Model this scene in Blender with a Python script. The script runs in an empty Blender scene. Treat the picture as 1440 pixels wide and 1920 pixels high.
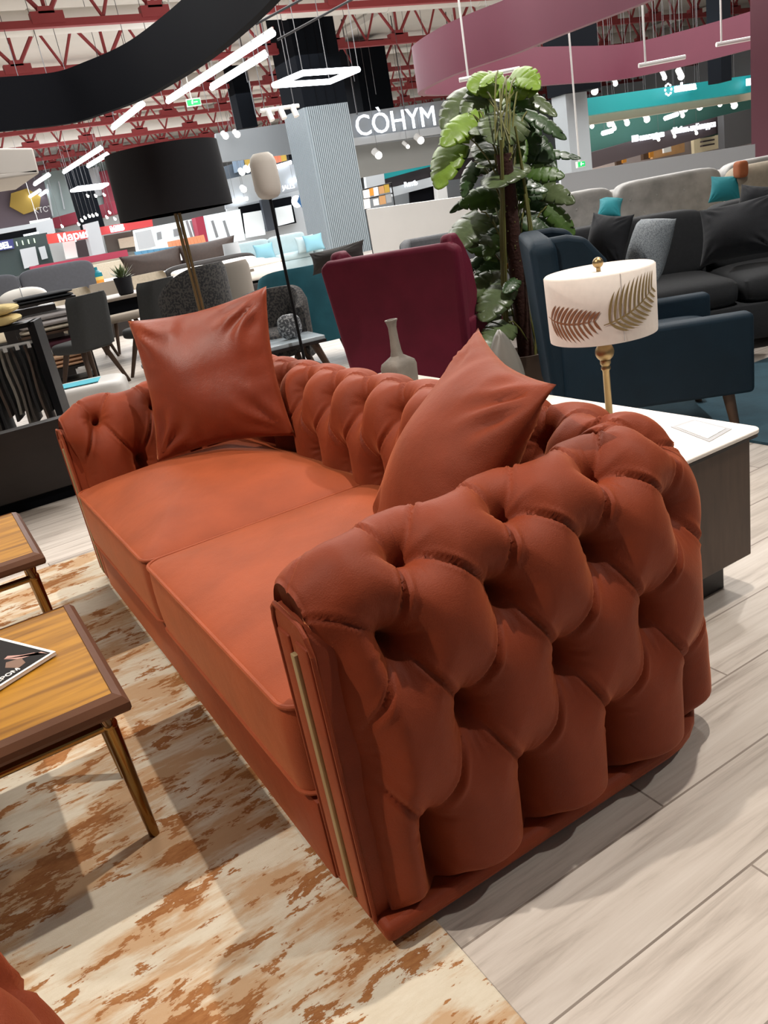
import bpy, bmesh, math, random
import numpy as np
from mathutils import Vector, Matrix, noise
C = bpy.context.scene.collection
PI = math.pi
random.seed(7)

# ------------------------------------------------------------------ camera
CAM = np.array([-0.398, -1.006, 1.240]); FPX = 1503.6
YAW, PIT, ROL = 0.4788, 0.3633, -0.1862
_f = np.array([math.sin(YAW)*math.cos(PIT), math.cos(YAW)*math.cos(PIT), -math.sin(PIT)])
_r0 = np.array([math.cos(YAW), -math.sin(YAW), 0.0]); _u0 = np.cross(_r0, _f)
_r = math.cos(ROL)*_r0 + math.sin(ROL)*_u0; _u = math.cos(ROL)*_u0 - math.sin(ROL)*_r0
cd = bpy.data.cameras.new('camera'); cam = bpy.data.objects.new('camera', cd); C.objects.link(cam)
cam.matrix_world = Matrix(((_r[0], _u[0], -_f[0], CAM[0]), (_r[1], _u[1], -_f[1], CAM[1]), (_r[2], _u[2], -_f[2], CAM[2]), (0, 0, 0, 1)))
cd.sensor_fit = 'VERTICAL'; cd.sensor_height = 24; cd.lens = 24*FPX/1920; cd.clip_end = 300; cd.clip_start = .02
bpy.context.scene.camera = cam

# ------------------------------------------------------------------ light, exposure
vs = bpy.context.scene.view_settings
vs.view_transform = 'Standard'; vs.look = 'None'; vs.gamma = 1; vs.use_curve_mapping = False
vs.exposure = 0.0
W = bpy.data.worlds.new('hall_light'); bpy.context.scene.world = W; W.use_nodes = True
W.node_tree.nodes['Background'].inputs[0].default_value = (0.93, 0.96, 1.0, 1)
W.node_tree.nodes['Background'].inputs[1].default_value = 0.20

def spot(name, loc, target, power, angle, blend=.3, r=.04, col=(1, .91, .81)):
    l = bpy.data.lights.new(name, 'SPOT'); l.energy = power; l.spot_size = math.radians(angle); l.spot_blend = blend
    l.shadow_soft_size = r; l.color = col
    o = bpy.data.objects.new(name, l); C.objects.link(o); o.location = loc
    o.rotation_euler = (Vector(target)-Vector(loc)).to_track_quat('-Z', 'Y').to_euler()
    return o
def area(name, loc, sx, sy, power, col=(1, .98, .95), rot=(0, 0, 0)):
    l = bpy.data.lights.new(name, 'AREA'); l.shape = 'RECTANGLE'; l.size = sx; l.size_y = sy; l.energy = power; l.color = col
    o = bpy.data.objects.new(name, l); C.objects.link(o); o.location = loc; o.rotation_euler = rot
    return o
spot('spotlight_over_rug', (-2.3, .87, 4.2), (-.1, .8, 0), 560, 62, .35, .035)
spot('spotlight_over_console', (1.5, .2, 4.2), (.35, .7, .3), 400, 58, .4, .035)
spot('fill_spot_near_floor', (2.9, -1.7, 4.3), (1.4, -.75, 0), 260, 55, .6, .06, (1, .95, .88))  # added fill for the near floor, grazing the sofa arm from the right
spot('fill_spot_armchairs', (3.2, 1.2, 4.4), (2.6, 2.6, .4), 420, 85, .6, .06, (1, .95, .9))  # added fill to brighten the armchairs and what stands behind them
spot('spotlight_over_far_arm', (-.6, 3.4, 4.2), (.2, 2.2, .3), 160, 50, .5, .05)
area('ceiling_fill_middle', (5.5, 9, 5.2), 10, 8, 1150)  # broad fill panel added under the roof to brighten the middle
area('ceiling_fill_left', (4.5, 22, 5.2), 14, 14, 1500, (.95, .98, 1))  # added fill panel for the left of the hall
area('ceiling_fill_far', (12, 34, 5.2), 24, 14, 3800, (.95, .98, 1))  # added fill panel for the far end
area('ceiling_fill_right', (14, 12, 5.2), 10, 12, 1700, (1, .98, .95))  # added fill panel for the right hand shops

# ------------------------------------------------------------------ helpers
def ray(px, py): return _f + _r*(px-720)/FPX - _u*(py-960)/FPX
def D(px, py, d): return Vector(CAM + d*ray(px, py))           # point seen at a pixel, at a camera distance
def FZ(px, py, z=0.0): v = ray(px, py); return Vector(CAM + (z-CAM[2])/v[2]*v)
def FY(px, py, y): v = ray(px, py); return Vector(CAM + (y-CAM[1])/v[1]*v)
def FX(px, py, x): v = ray(px, py); return Vector(CAM + (x-CAM[0])/v[0]*v)

def lin(c):
    if isinstance(c, str): c = [int(c[i:i+2], 16)/255 for i in (0, 2, 4)]
    return tuple(((x/12.92) if x <= .04045 else ((x+.055)/1.055)**2.4) for x in c) + (1,)

class NT:
    def __init__(s, m): s.t = m.node_tree; s.n = s.t.nodes; s.l = s.t.links
    def new(s, typ, **kw):
        n = s.n.new(typ)
        for k, v in kw.items(): setattr(n, k, v)
        return n
    def link(s, a, b): s.l.new(a, b)
def mat(name, col, rough=.6, metal=0, sheen=0, emit=0, var=.0, vscale=6, bump=0, bscale=200, coat=0, spec=.5, vstretch=(1, 1, 1), sheen_tint=None, trans=0):
    m = bpy.data.materials.new(name); m.use_nodes = True; g = NT(m); b = g.n['Principled BSDF']
    c = lin(col); b.inputs['Base Color'].default_value = c
    b.inputs['Roughness'].default_value = rough; b.inputs['Metallic'].default_value = metal
    b.inputs['Specular IOR Level'].default_value = spec
    if sheen:
        b.inputs['Sheen Weight'].default_value = sheen; b.inputs['Sheen Roughness'].default_value = .4
        b.inputs['Sheen Tint'].default_value = lin(sheen_tint) if sheen_tint else c
    if coat: b.inputs['Coat Weight'].default_value = coat
    if trans: b.inputs['Transmission Weight'].default_value = trans
    if emit: b.inputs['Emission Color'].default_value = c; b.inputs['Emission Strength'].default_value = emit
    if var or bump:
        tc = g.new('ShaderNodeTexCoord')
    if var:
        mp = g.new('ShaderNodeMapping'); mp.inputs['Scale'].default_value = vstretch; g.link(tc.outputs['Object'], mp.inputs['Vector'])
        n = g.new('ShaderNodeTexNoise'); n.inputs['Scale'].default_value = vscale; n.inputs['Detail'].default_value = 4; g.link(mp.outputs['Vector'], n.inputs['Vector'])
        r = g.new('ShaderNodeValToRGB'); e = r.color_ramp.elements
        e[0].position = .3; e[1].position = .7
        e[0].color = tuple(x*(1-var) for x in c[:3])+(1,); e[1].color = tuple(min(1, x*(1+var)) for x in c[:3])+(1,)
        g.link(n.outputs['Fac'], r.inputs['Fac']); g.link(r.outputs['Color'], b.inputs['Base Color'])
    if bump:
        n2 = g.new('ShaderNodeTexNoise'); n2.inputs['Scale'].default_value = bscale; n2.inputs['Detail'].default_value = 3; g.link(tc.outputs['Object'], n2.inputs['Vector'])
        bp = g.new('ShaderNodeBump'); bp.inputs['Strength'].default_value = bump; bp.inputs['Distance'].default_value = .01
        g.link(n2.outputs['Fac'], bp.inputs['Height']); g.link(bp.outputs['Normal'], b.inputs['Normal'])
    return m

def M4(loc=(0, 0, 0), rz=0, rot=None):
    if rot is not None: return Matrix.Translation(loc) @ rot.to_4x4()
    return Matrix.Translation(loc) @ Matrix.Rotation(rz, 4, 'Z')
def axes(o, x, y):
    x = Vector(x).normalized(); y = Vector(y); z = x.cross(y).normalized(); y = z.cross(x)
    m = Matrix((x, y, z)).transposed().to_4x4(); m.translation = Vector(o); return m

class B:
    """collects shapes of ONE part in one bmesh"""
    def __init__(s): s.bm = bmesh.new()
    def _xf(s, vs, M):
        if M is not None: bmesh.ops.transform(s.bm, matrix=M, verts=vs)
    def box(s, sx, sy, sz, c=(0, 0, 0), M=None, r=0, seg=2, taper=None):
        vs = bmesh.ops.create_cube(s.bm, size=1)['verts']
        for v in vs:
            if taper and v.co.z < 0: v.co.x *= taper; v.co.y *= taper
            v.co.x *= sx; v.co.y *= sy; v.co.z *= sz
        if r:
            es = list({e for v in vs for e in v.link_edges})
            res = bmesh.ops.bevel(s.bm, geom=es, offset=r, segments=seg, affect='EDGES', profile=.5)
            vs = res['verts']
        T = Matrix.Translation(c)
        s._xf(vs, (M @ T) if M is not None else T); return s
    def cyl(s, p0, p1, r0, r1=None, n=16, cap=True):
        p0, p1 = Vector(p0), Vector(p1); r1 = r0 if r1 is None else r1; d = p1-p0
        vs = bmesh.ops.create_cone(s.bm, cap_ends=cap, segments=n, radius1=r0, radius2=r1, depth=d.length)['verts']
        m = d.to_track_quat('Z', 'Y').to_matrix().to_4x4(); m.translation = (p0+p1)/2
        s._xf(vs, m); return s
    def sphere(s, c, r, sc=(1, 1, 1), n=16, M=None):
        vs = bmesh.ops.create_uvsphere(s.bm, u_segments=n, v_segments=max(6, n//2), radius=r)['verts']
        m = Matrix.Translation(c) @ Matrix.Diagonal((*sc, 1)); s._xf(vs, (M @ m) if M is not None else m); return s
    def grid(s, P, closeu=False, closev=False, flip=False):
        nu, nv = len(P), len(P[0])
        V = [[s.bm.verts.new(P[i][j]) for j in range(nv)] for i in range(nu)]
        for i in range(nu if closeu else nu-1):
            for j in range(nv if closev else nv-1):
                q = [V[i][j], V[(i+1) % nu][j], V[(i+1) % nu][(j+1) % nv], V[i][(j+1) % nv]]
                if flip: q.reverse()
                try: s.bm.faces.new(q)
                except ValueError: pass
        return V
    def lathe(s, prof, c=(0, 0, 0), n=24, M=None):
        P = [[Vector((r*math.cos(2*PI*k/n), r*math.sin(2*PI*k/n), z))+Vector(c) for k in range(n)] for r, z in prof]
        if M is not None: P = [[M @ p for p in row] for row in P]
        V = s.grid(P, closev=True, flip=True)
        for row, fl in ((V[0], True), (V[-1], False)):
            try: f = s.bm.faces.new(row if not fl else row[::-1])
            except ValueError: pass
        return s
    def tube(s, pts, r, n=8, closed=False):
        pts = [Vector(p) for p in pts]; N = len(pts); rows = []
        up = Vector((0.31, .17, .93))
        for i, p in enumerate(pts):
            a = pts[(i-1) % N] if (closed or i > 0) else p; b = pts[(i+1) % N] if (closed or i < N-1) else p
            t = (b-a).normalized(); x = t.cross(up)
            if x.length < .05: x = t.cross(Vector((1, 0, 0)))
            x.normalize(); y = t.cross(x); rr = r[i] if isinstance(r, (list, tuple)) else r
            rows.append([p + rr*(math.cos(2*PI*k/n)*x + math.sin(2*PI*k/n)*y) for k in range(n)])
        V = s.grid(rows, closeu=closed, closev=True)
        if not closed:
            s.bm.faces.new(V[0][::-1]); s.bm.faces.new(V[-1])
        return s
    def prism(s, poly, h, M=None):
        """poly in local XY, extruded 0..h along local Z"""
        lo = [Vector((x, y, 0)) for x, y in poly]; hi = [Vector((x, y, h)) for x, y in poly]
        if M is not None: lo = [M @ p for p in lo]; hi = [M @ p for p in hi]
        a = [s.bm.verts.new(p) for p in lo]; b = [s.bm.verts.new(p) for p in hi]; n = len(a)
        s.bm.faces.new(a[::-1]); s.bm.faces.new(b)
        for i in range(n): s.bm.faces.new((a[i], a[(i+1) % n], b[(i+1) % n], b[i]))
        return s
    def slab(s, q, th):
        """quad slab: four points seen from the front (ul, ur, lr, ll), thickness going back"""
        q = [Vector(p) for p in q]; n = (q[1]-q[0]).cross(q[3]-q[0]).normalized()
        if n.dot(Vector(CAM)-q[0]) > 0: n = -n
        a = [s.bm.verts.new(p) for p in q]; b = [s.bm.verts.new(p+n*th) for p in q]
        s.bm.faces.new(a); s.bm.faces.new(b[::-1])
        for i in range(4): s.bm.faces.new((a[(i+1) % 4], a[i], b[i], b[(i+1) % 4]))
        return s
    def soft(s, sx, sy, sz, c=(0, 0, 0), e=.3, e2=None, n=28, M=None):
        """upholstered block: superellipsoid"""
        e2 = e if e2 is None else e2
        sp = lambda w, p: math.copysign(abs(w)**p, w)
        P = []
        for i in range(n//2+1):
            a = -PI/2 + PI*i/(n//2)
            P.append([Vector((sx/2*sp(math.cos(a), e2)*sp(math.cos(b), e), sy/2*sp(math.cos(a), e2)*sp(math.sin(b), e), sz/2*sp(math.sin(a), e2)))+Vector(c) for b in [2*PI*(k+.5)/n for k in range(n)]])
        if M is not None: P = [[M @ p for p in row] for row in P]
        s.grid(P, closev=True, flip=True); return s
    def pillow(s, w, h, t, M, seed=1, wr=.012, n=30, dent=0):
        rnd = Vector((seed*3.7, seed*1.3, 0))
        for sd in (1, -1):
            P = []
            for i in range(n+1):
                row = []
                for j in range(n+1):
                    u = -1+2*i/n; v = -1+2*j/n
                    x = w/2*u*(1-.085*(1-v*v)**1.0+.02*abs(v)); y = h/2*v*(1-.085*(1-u*u)+.02*abs(u))
                    z = t/2*(max(0, 1-abs(u)**2.2)**.62)*(max(0, 1-abs(v)**2.2)**.62)
                    edge = (1-max(abs(u), abs(v))**6)
                    z += wr*edge*noise.noise(Vector((u*1.1, v*1.1, sd*2))+rnd)*2
                    # folds pulled from the corners and along the seams
                    for q, (cu, cv) in enumerate(((-1, -1), (1, -1), (1, 1), (-1, 1))):
                        du, dv = u-cu, v-cv; r_ = math.hypot(du, dv)
                        a_ = math.atan2(abs(dv)+1e-5, abs(du)+1e-5)
                        amp = (1, 1.35, .8, 1.2)[(q+seed) % 4]
                        z += wr*amp*edge*math.exp(-((r_-.38)/.30)**2)*math.sin(a_*13+q*2+seed+2.2*noise.noise(Vector((u*2, v*2, q+seed))))*.8
                    e_ = noise.noise(Vector((u*5.0, seed, sd)) if abs(v) > abs(u) else Vector((seed+4, v*5.0, sd)))
                    z += wr*1.1*edge*e_*max(0, max(abs(u), abs(v))-.55)/.45
                    if dent and sd > 0: z -= dent*math.exp(-(u/.35)**2)*max(0, v)**2
                    row.append(M @ Vector((x, y, sd*max(z, .0005))))
                P.append(row)
            s.grid(P, flip=(sd < 0))
        bmesh.ops.remove_doubles(s.bm, verts=s.bm.verts, dist=.0025); return s
    def build(s, name, m, parent=None, smooth=True, bevel=0, label=None, local=True, auto=40, sub=0, fixn=True):
        if fixn: bmesh.ops.recalc_face_normals(s.bm, faces=s.bm.faces)
        me = bpy.data.meshes.new(name); 
        if parent is not None and not local:
            s.bm.transform(world_inv(parent))
        s.bm.to_mesh(me); s.bm.free()
        if smooth:
            me.polygons.foreach_set('use_smooth', [True]*len(me.polygons))
            if auto: me.set_sharp_from_angle(angle=math.radians(auto))
        for mm in (m if isinstance(m, (list, tuple)) else [m]): me.materials.append(mm)
        o = bpy.data.objects.new(name, me); C.objects.link(o)
        if parent is not None: o.parent = parent
        if bevel:
            bv = o.modifiers.new('soft_edge', 'BEVEL'); bv.width = bevel; bv.segments = 3; bv.limit_method = 'ANGLE'; bv.angle_limit = math.radians(35)
        if sub: sm = o.modifiers.new('smooth', 'SUBSURF'); sm.levels = sub; sm.render_levels = sub
        if label: o['label'] = label
        return o
def world_inv(o):
    m = Matrix.Identity(4)
    while o is not None:
        m = (Matrix.Translation(o.location) @ o.rotation_euler.to_matrix().to_4x4()) @ m; o = o.parent
    return m.inverted()
def thing(name, label, cat, loc=(0, 0, 0), rz=0, group=None):
    o = bpy.data.objects.new(name, None); C.objects.link(o); o.location = loc; o.rotation_euler = (0, 0, rz); o.empty_display_size = .1
    return tag(o, label, cat, group)
def tag(o, label, cat, group=None, kind=None):
    o['label'] = label; o['category'] = cat
    if group: o['group'] = group
    if kind: o['kind'] = kind
    return o
def struct(o): o['kind'] = 'structure'; return o
def dup(root, loc, rz, label=None, group=None):
    r = root.copy(); C.objects.link(r); r.location = loc; r.rotation_euler = (0, 0, rz)
    if label: r['label'] = label
    if group: r['group'] = group
    for ch in list(root.children):
        c = ch.copy(); C.objects.link(c); c.parent = r
        for g in list(ch.children):
            d = g.copy(); C.objects.link(d); d.parent = c
    return r
def text(name, body, size, M, m, parent=None, ext=.004, align='CENTER', local=True, bold=0, shear=0, sx=1):
    cu = bpy.data.curves.new(name, 'FONT'); cu.body = body; cu.size = size; cu.extrude = ext; cu.align_x = align; cu.align_y = 'CENTER'; cu.offset = bold; cu.shear = shear
    cu.resolution_u = 3
    t = bpy.data.objects.new('tmp_text', cu); C.objects.link(t)
    dg = bpy.context.evaluated_depsgraph_get(); me = bpy.data.meshes.new_from_object(t.evaluated_get(dg))
    bpy.data.objects.remove(t); bpy.data.curves.remove(cu)
    me.name = name; me.transform(Matrix.Diagonal((sx, 1, 1, 1))); me.transform(M)
    if parent is not None and not local: me.transform(world_inv(parent))
    me.materials.clear(); me.materials.append(m)
    o = bpy.data.objects.new(name, me); C.objects.link(o)
    if parent is not None: o.parent = parent
    return o

def hang(o, pts, r=.006, z=6.62):
    """thin rods from a lamp up to the roof, as its own part; pts are world points on the lamp"""
    for p in pts:
        q = Vector(p)-o.location; B().cyl(q, Vector((q.x, q.y, z-o.location.z)), r, None, 5).build('hanger_wire', STEEL, o)
# ------------------------------------------------------------------ materials
def velvet(name, col, tint, k=1.0):
    m = bpy.data.materials.new(name); m.use_nodes = True; g = NT(m); b = g.n['Principled BSDF']
    c = lin(col)
    tc = g.new('ShaderNodeTexCoord'); n = g.new('ShaderNodeTexNoise'); n.inputs['Scale'].default_value = 7; n.inputs['Detail'].default_value = 5
    g.link(tc.outputs['Object'], n.inputs['Vector'])
    r = g.new('ShaderNodeValToRGB'); e = r.color_ramp.elements; e[0].position = .3; e[1].position = .72
    e[0].color = tuple(x*.86 for x in c[:3])+(1,); e[1].color = tuple(min(1, x*1.14) for x in c[:3])+(1,)
    g.link(n.outputs['Fac'], r.inputs['Fac']); g.link(r.outputs['Color'], b.inputs['Base Color'])
    n2 = g.new('ShaderNodeTexNoise'); n2.inputs['Scale'].default_value = 420; g.link(tc.outputs['Object'], n2.inputs['Vector'])
    n3 = g.new('ShaderNodeTexNoise'); n3.inputs['Scale'].default_value = 26; n3.inputs['Detail'].default_value = 3; g.link(tc.outputs['Object'], n3.inputs['Vector'])
    bp = g.new('ShaderNodeBump'); bp.inputs['Strength'].default_value = .18; bp.inputs['Distance'].default_value = .004; g.link(n2.outputs['Fac'], bp.inputs['Height'])
    b2 = g.new('ShaderNodeBump'); b2.inputs['Strength'].default_value = .12; b2.inputs['Distance'].default_value = .01; g.link(n3.outputs['Fac'], b2.inputs['Height']); g.link(bp.outputs['Normal'], b2.inputs['Normal'])
    g.link(b2.outputs['Normal'], b.inputs['Normal'])
    b.inputs['Roughness'].default_value = .62; b.inputs['Specular IOR Level'].default_value = .25
    b.inputs['Sheen Weight'].default_value = .75*k; b.inputs['Sheen Roughness'].default_value = .38; b.inputs['Sheen Tint'].default_value = lin(tint)
    return m
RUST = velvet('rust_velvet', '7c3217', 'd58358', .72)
RUSTLIT = velvet('rust_velvet_lit_seat', '924425', 'dd9262', .7)  # lighter copy of the sofa velvet, the light on the seats put into its colour
RUSTP = velvet('rust_velvet_shiny', '7a3018', 'e2946a', .7); RUSTP.node_tree.nodes['Principled BSDF'].inputs['Roughness'].default_value = .42; RUSTP.node_tree.nodes['Principled BSDF'].inputs['Specular IOR Level'].default_value = .4
BURG = velvet('burgundy_velvet', '68182f', 'b04a66', .5)
NAVY = velvet('navy_velvet', '122735', '3c5c70', .25)
TEAL = velvet('teal_velvet', '2a6270', '6fa6b0', .5)
BRASS = mat('aged_brass', '9c8660', .38, 1, var=.08, vscale=20)
BRASSD = mat('dark_polished_brass', '8a6a3c', .16, 1)
BRASSM = mat('matte_brass_strip', 'a8946c', .5, .4)
BLACKM = mat('black_metal', '17171a', .45, .6)
DARKFEET = mat('black_plastic', '0d0c0c', .6)
BLACKSHADE = mat('black_lampshade_fabric', '101219', .85, var=.06, vscale=40, bump=.05, bscale=500)
PARTM = mat('pale_partition_paint', 'd2d6dc', .6)
WHITESHADE = mat('white_lampshade_linen', 'e6dcd3', .8, var=.03, vscale=60)
CREAMTOP = mat('white_stone_top', 'e4ddd4', .22, var=.03, vscale=5)
WALNUT = mat('dark_walnut_veneer', '4b3a2e', .5, var=.22, vscale=7, vstretch=(6, 1, .8))
GREYLINE = mat('grey_foil', 'a8a4a4', .5)
WHITE = mat('white_paint', 'eeedeb', .6, var=.02, vscale=3)
LWHITE = mat('white_lacquer', 'eeeeec', .35)
PAPER = mat('paper', 'ece8e4', .8)
DGREY = mat('dark_grey_fabric', '3b3c3c', .85, var=.08, vscale=60, bump=.15, bscale=300)
CHARC = mat('charcoal_fabric', '26282b', .9, var=.1, vscale=40, bump=.2, bscale=250)
BLKFAB = mat('black_fabric', '191b20', .9, var=.1, vscale=30, bump=.15, bscale=250)
BROWNW = mat('brown_wood', '4a3526', .5, var=.2, vscale=8, vstretch=(1, 1, .3))
DARKW = mat('near_black_wood', '1d1715', .45, var=.15, vscale=6, vstretch=(1, 6, 6))
GREYFAB = mat('light_grey_fabric', 'a9adb1', .9, var=.12, vscale=90, bump=.2, bscale=300)
MIDGREY = mat('mid_grey_fabric', '6d6f73', .9, var=.1, vscale=50, bump=.2, bscale=250)
SILVER = mat('crushed_silver_velvet', 'b9b7b4', .55, sheen=.5, sheen_tint='ffffff', var=.22, vscale=9, bump=.1, bscale=60)
TEALC = mat('teal_cushion_fabric', '1d8590', .8, bump=.1, bscale=300)
ICE = mat('pale_blue_fabric', 'a9bcc0', .85, bump=.1, bscale=200, var=.05)
SKY = mat('sky_blue_fabric', '7cadbd', .85, bump=.1, bscale=200)
BEIGE = mat('beige_fabric', 'b7ab98', .9, var=.08, vscale=30, bump=.1, bscale=200)
CREAM = mat('cream_fabric', 'ded2b8', .9, var=.05, vscale=20)
WHITEF = mat('white_bed_linen', 'ebe7e0', .9)
BROWNF = mat('brown_leather', '33251f', .5, var=.15, vscale=20)
GREYSOFA = mat('slate_grey_upholstery', '45474f', .7, var=.08, vscale=20)
MAROON = mat('maroon_blanket', '4a1c2a', .9, bump=.2, bscale=80)
PEACH = mat('peach_blanket', 'd0a583', .9, bump=.2, bscale=80, var=.06)
YEL = mat('yellow_cream_towel', 'dfc98d', .95, bump=.35, bscale=90, var=.08)
LBLUE = mat('turquoise_print', '43b4c8', .6)
GREEN = mat('exit_sign_green', '1fae5b', .5, emit=1.2)
PLUM = mat('plum_paint', '5a2235', .6, var=.03, vscale=3)
PLUMD = mat('plum_wall', '52202f', .6, var=.03, vscale=3)
INK = mat('black_fascia_paint', '0c0d11', .9, spec=.08)
REDP = mat('signal_red_paint', '94393c', .6)
REDW = mat('red_wall_paint', '8f3142', .6)
TEALP = mat('teal_fascia_paint', '178a8e', .5)
GREYP = mat('grey_fascia_paint', '8b9094', .6)
LGREYP = mat('light_grey_paint', 'b9bec2', .6)
MAUVE = mat('mauve_wall', '6b5f68', .7)
GGREY = mat('grey_green_glass', '8b9b9a', .3)
DKGREEN = mat('dark_green_shopfront', '2b3a3a', .5)
DKBROWN = mat('dark_brown_shopfront', '3b3134', .6)
RIB = mat('grey_ribbed_cladding', '8a949a', .55)
COLBLK = mat('black_column_paint', '0d1015', .9, spec=.08)
STEEL = mat('brushed_cable', '6a6a6c', .4, .8)
TUBE = mat('led_tube', 'f4f8ff', .5, emit=9)
GLOW = mat('white_sign_light', 'f0f6ff', .5, emit=1.5)
BULB = mat('spot_lens', 'fffaf0', .4, emit=7)
LAMPW = mat('white_spot_housing', 'd6d6d4', .5)
YELP = mat('yellow_panel', 'a88a34', .6)
ORGP = mat('orange_panel', 'd08a2e', .6)
SKINP = mat('warm_wood_shop', 'b58a5c', .6, var=.1, vscale=4)
GLASSW = mat('glowing_shop_interior', 'dfe6e8', .5, emit=.35)  # pale shop walls and displays given a faint glow of their own
LEAF = mat('monstera_leaf', '35502a', .38, var=.28, vscale=9, bump=.15, bscale=40, coat=.2)
LEAFL = mat('young_monstera_leaf', '7a9a2e', .4, var=.2, vscale=9, bump=.15, bscale=40)
LEAFG = mat('glossy_grey_green_leaf', '55643f', .32, var=.3, vscale=12, bump=.15, bscale=40)
STEMM = mat('plant_stem', '68682f', .6)
BARK = mat('coir_pole', '3c2018', .95, bump=.6, bscale=60, var=.2)
GRASSM = mat('grass_green', '6fa03a', .6)
CERAM = mat('grey_weathered_ceramic', '6e6860', .7, var=.2, vscale=9, bump=.4, bscale=30)
STONEG = mat('smooth_grey_ceramic', '63615c', .4)

def rug_mat():
    m = bpy.data.materials.new('distressed_rug_pile'); m.use_nodes = True; g = NT(m); b = g.n['Principled BSDF']
    tc = g.new('ShaderNodeTexCoord')
    def noi(sx, sy, sc, det, off=0, rough=.6, dist=0):
        mp = g.new('ShaderNodeMapping'); mp.inputs['Scale'].default_value = (sx, sy, 1); mp.inputs['Location'].default_value = (off, off*1.7, 0)
        g.link(tc.outputs['Object'], mp.inputs['Vector'])
        n = g.new('ShaderNodeTexNoise'); n.inputs['Scale'].default_value = sc; n.inputs['Detail'].default_value = det; n.inputs['Roughness'].default_value = rough; n.inputs['Distortion'].default_value = dist
        g.link(mp.outputs['Vector'], n.inputs['Vector']); return n.outputs['Fac']
    def ramp(f, a, bb):
        r = g.new('ShaderNodeMapRange'); r.inputs['From Min'].default_value = a; r.inputs['From Max'].default_value = bb; g.link(f, r.inputs['Value']); return r.outputs['Result']
    def mth(op, a, c):
        n = g.new('ShaderNodeMath', operation=op)
        for i, x in enumerate((a, c)):
            if isinstance(x, (int, float)): n.inputs[i].default_value = x
            else: g.link(x, n.inputs[i])
        return n.outputs[0]
    big = noi(1, 1.4, 1.9, 2, 3.3)
    patch = noi(2.6, 6.5, 1.15, 9, 1.1, .60, .4)
    streak = noi(3, 22, 2.0, 7, .7, .66, .2)
    grain = noi(9, 30, 2.2, 8, 9, .70)
    blot = noi(5, 9, 1.5, 9, 5.2, .62, .5)
    s1 = mth('ADD', mth('MULTIPLY', patch, .55), mth('ADD', mth('MULTIPLY', streak, .22), mth('MULTIPLY', big, .30)))
    tan = ramp(s1, .50, .56)
    s2 = mth('ADD', mth('MULTIPLY', blot, .50), mth('ADD', mth('MULTIPLY', grain, .30), mth('ADD', mth('MULTIPLY', patch, .22), mth('MULTIPLY', big, .12))))
    rust = ramp(s2, .597, .606)
    fine = grain
    def mix(f, c1, c2):
        n = g.new('ShaderNodeMix', data_type='RGBA'); g.link(f, n.inputs['Factor'])
        for k, x in (('A', c1), ('B', c2)):
            sck = [q for q in n.inputs if q.name == k and q.type == 'RGBA'][0]
            if isinstance(x, tuple): sck.default_value = x
            else: g.link(x, sck)
        return [q for q in n.outputs if q.type == 'RGBA'][0]
    base = mix(ramp(fine, .3, .75), lin('d4ccbb'), lin('c8bda8'))
    c1 = mix(mth('MULTIPLY', tan, .72), base, lin('b48a5c'))
    c2 = mix(rust, c1, mix(ramp(fine, .35, .65), lin('86552f'), lin('a3734a')))
    g.link(c2, b.inputs['Base Color']); b.inputs['Roughness'].default_value = .95; b.inputs['Specular IOR Level'].default_value = .1
    n2 = g.new('ShaderNodeTexNoise'); n2.inputs['Scale'].default_value = 500; g.link(tc.outputs['Object'], n2.inputs['Vector'])
    bp = g.new('ShaderNodeBump'); bp.inputs['Strength'].default_value = .25; bp.inputs['Distance'].default_value = .004; g.link(n2.outputs['Fac'], bp.inputs['Height']); g.link(bp.outputs['Normal'], b.inputs['Normal'])
    return m
RUGM = rug_mat()

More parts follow.
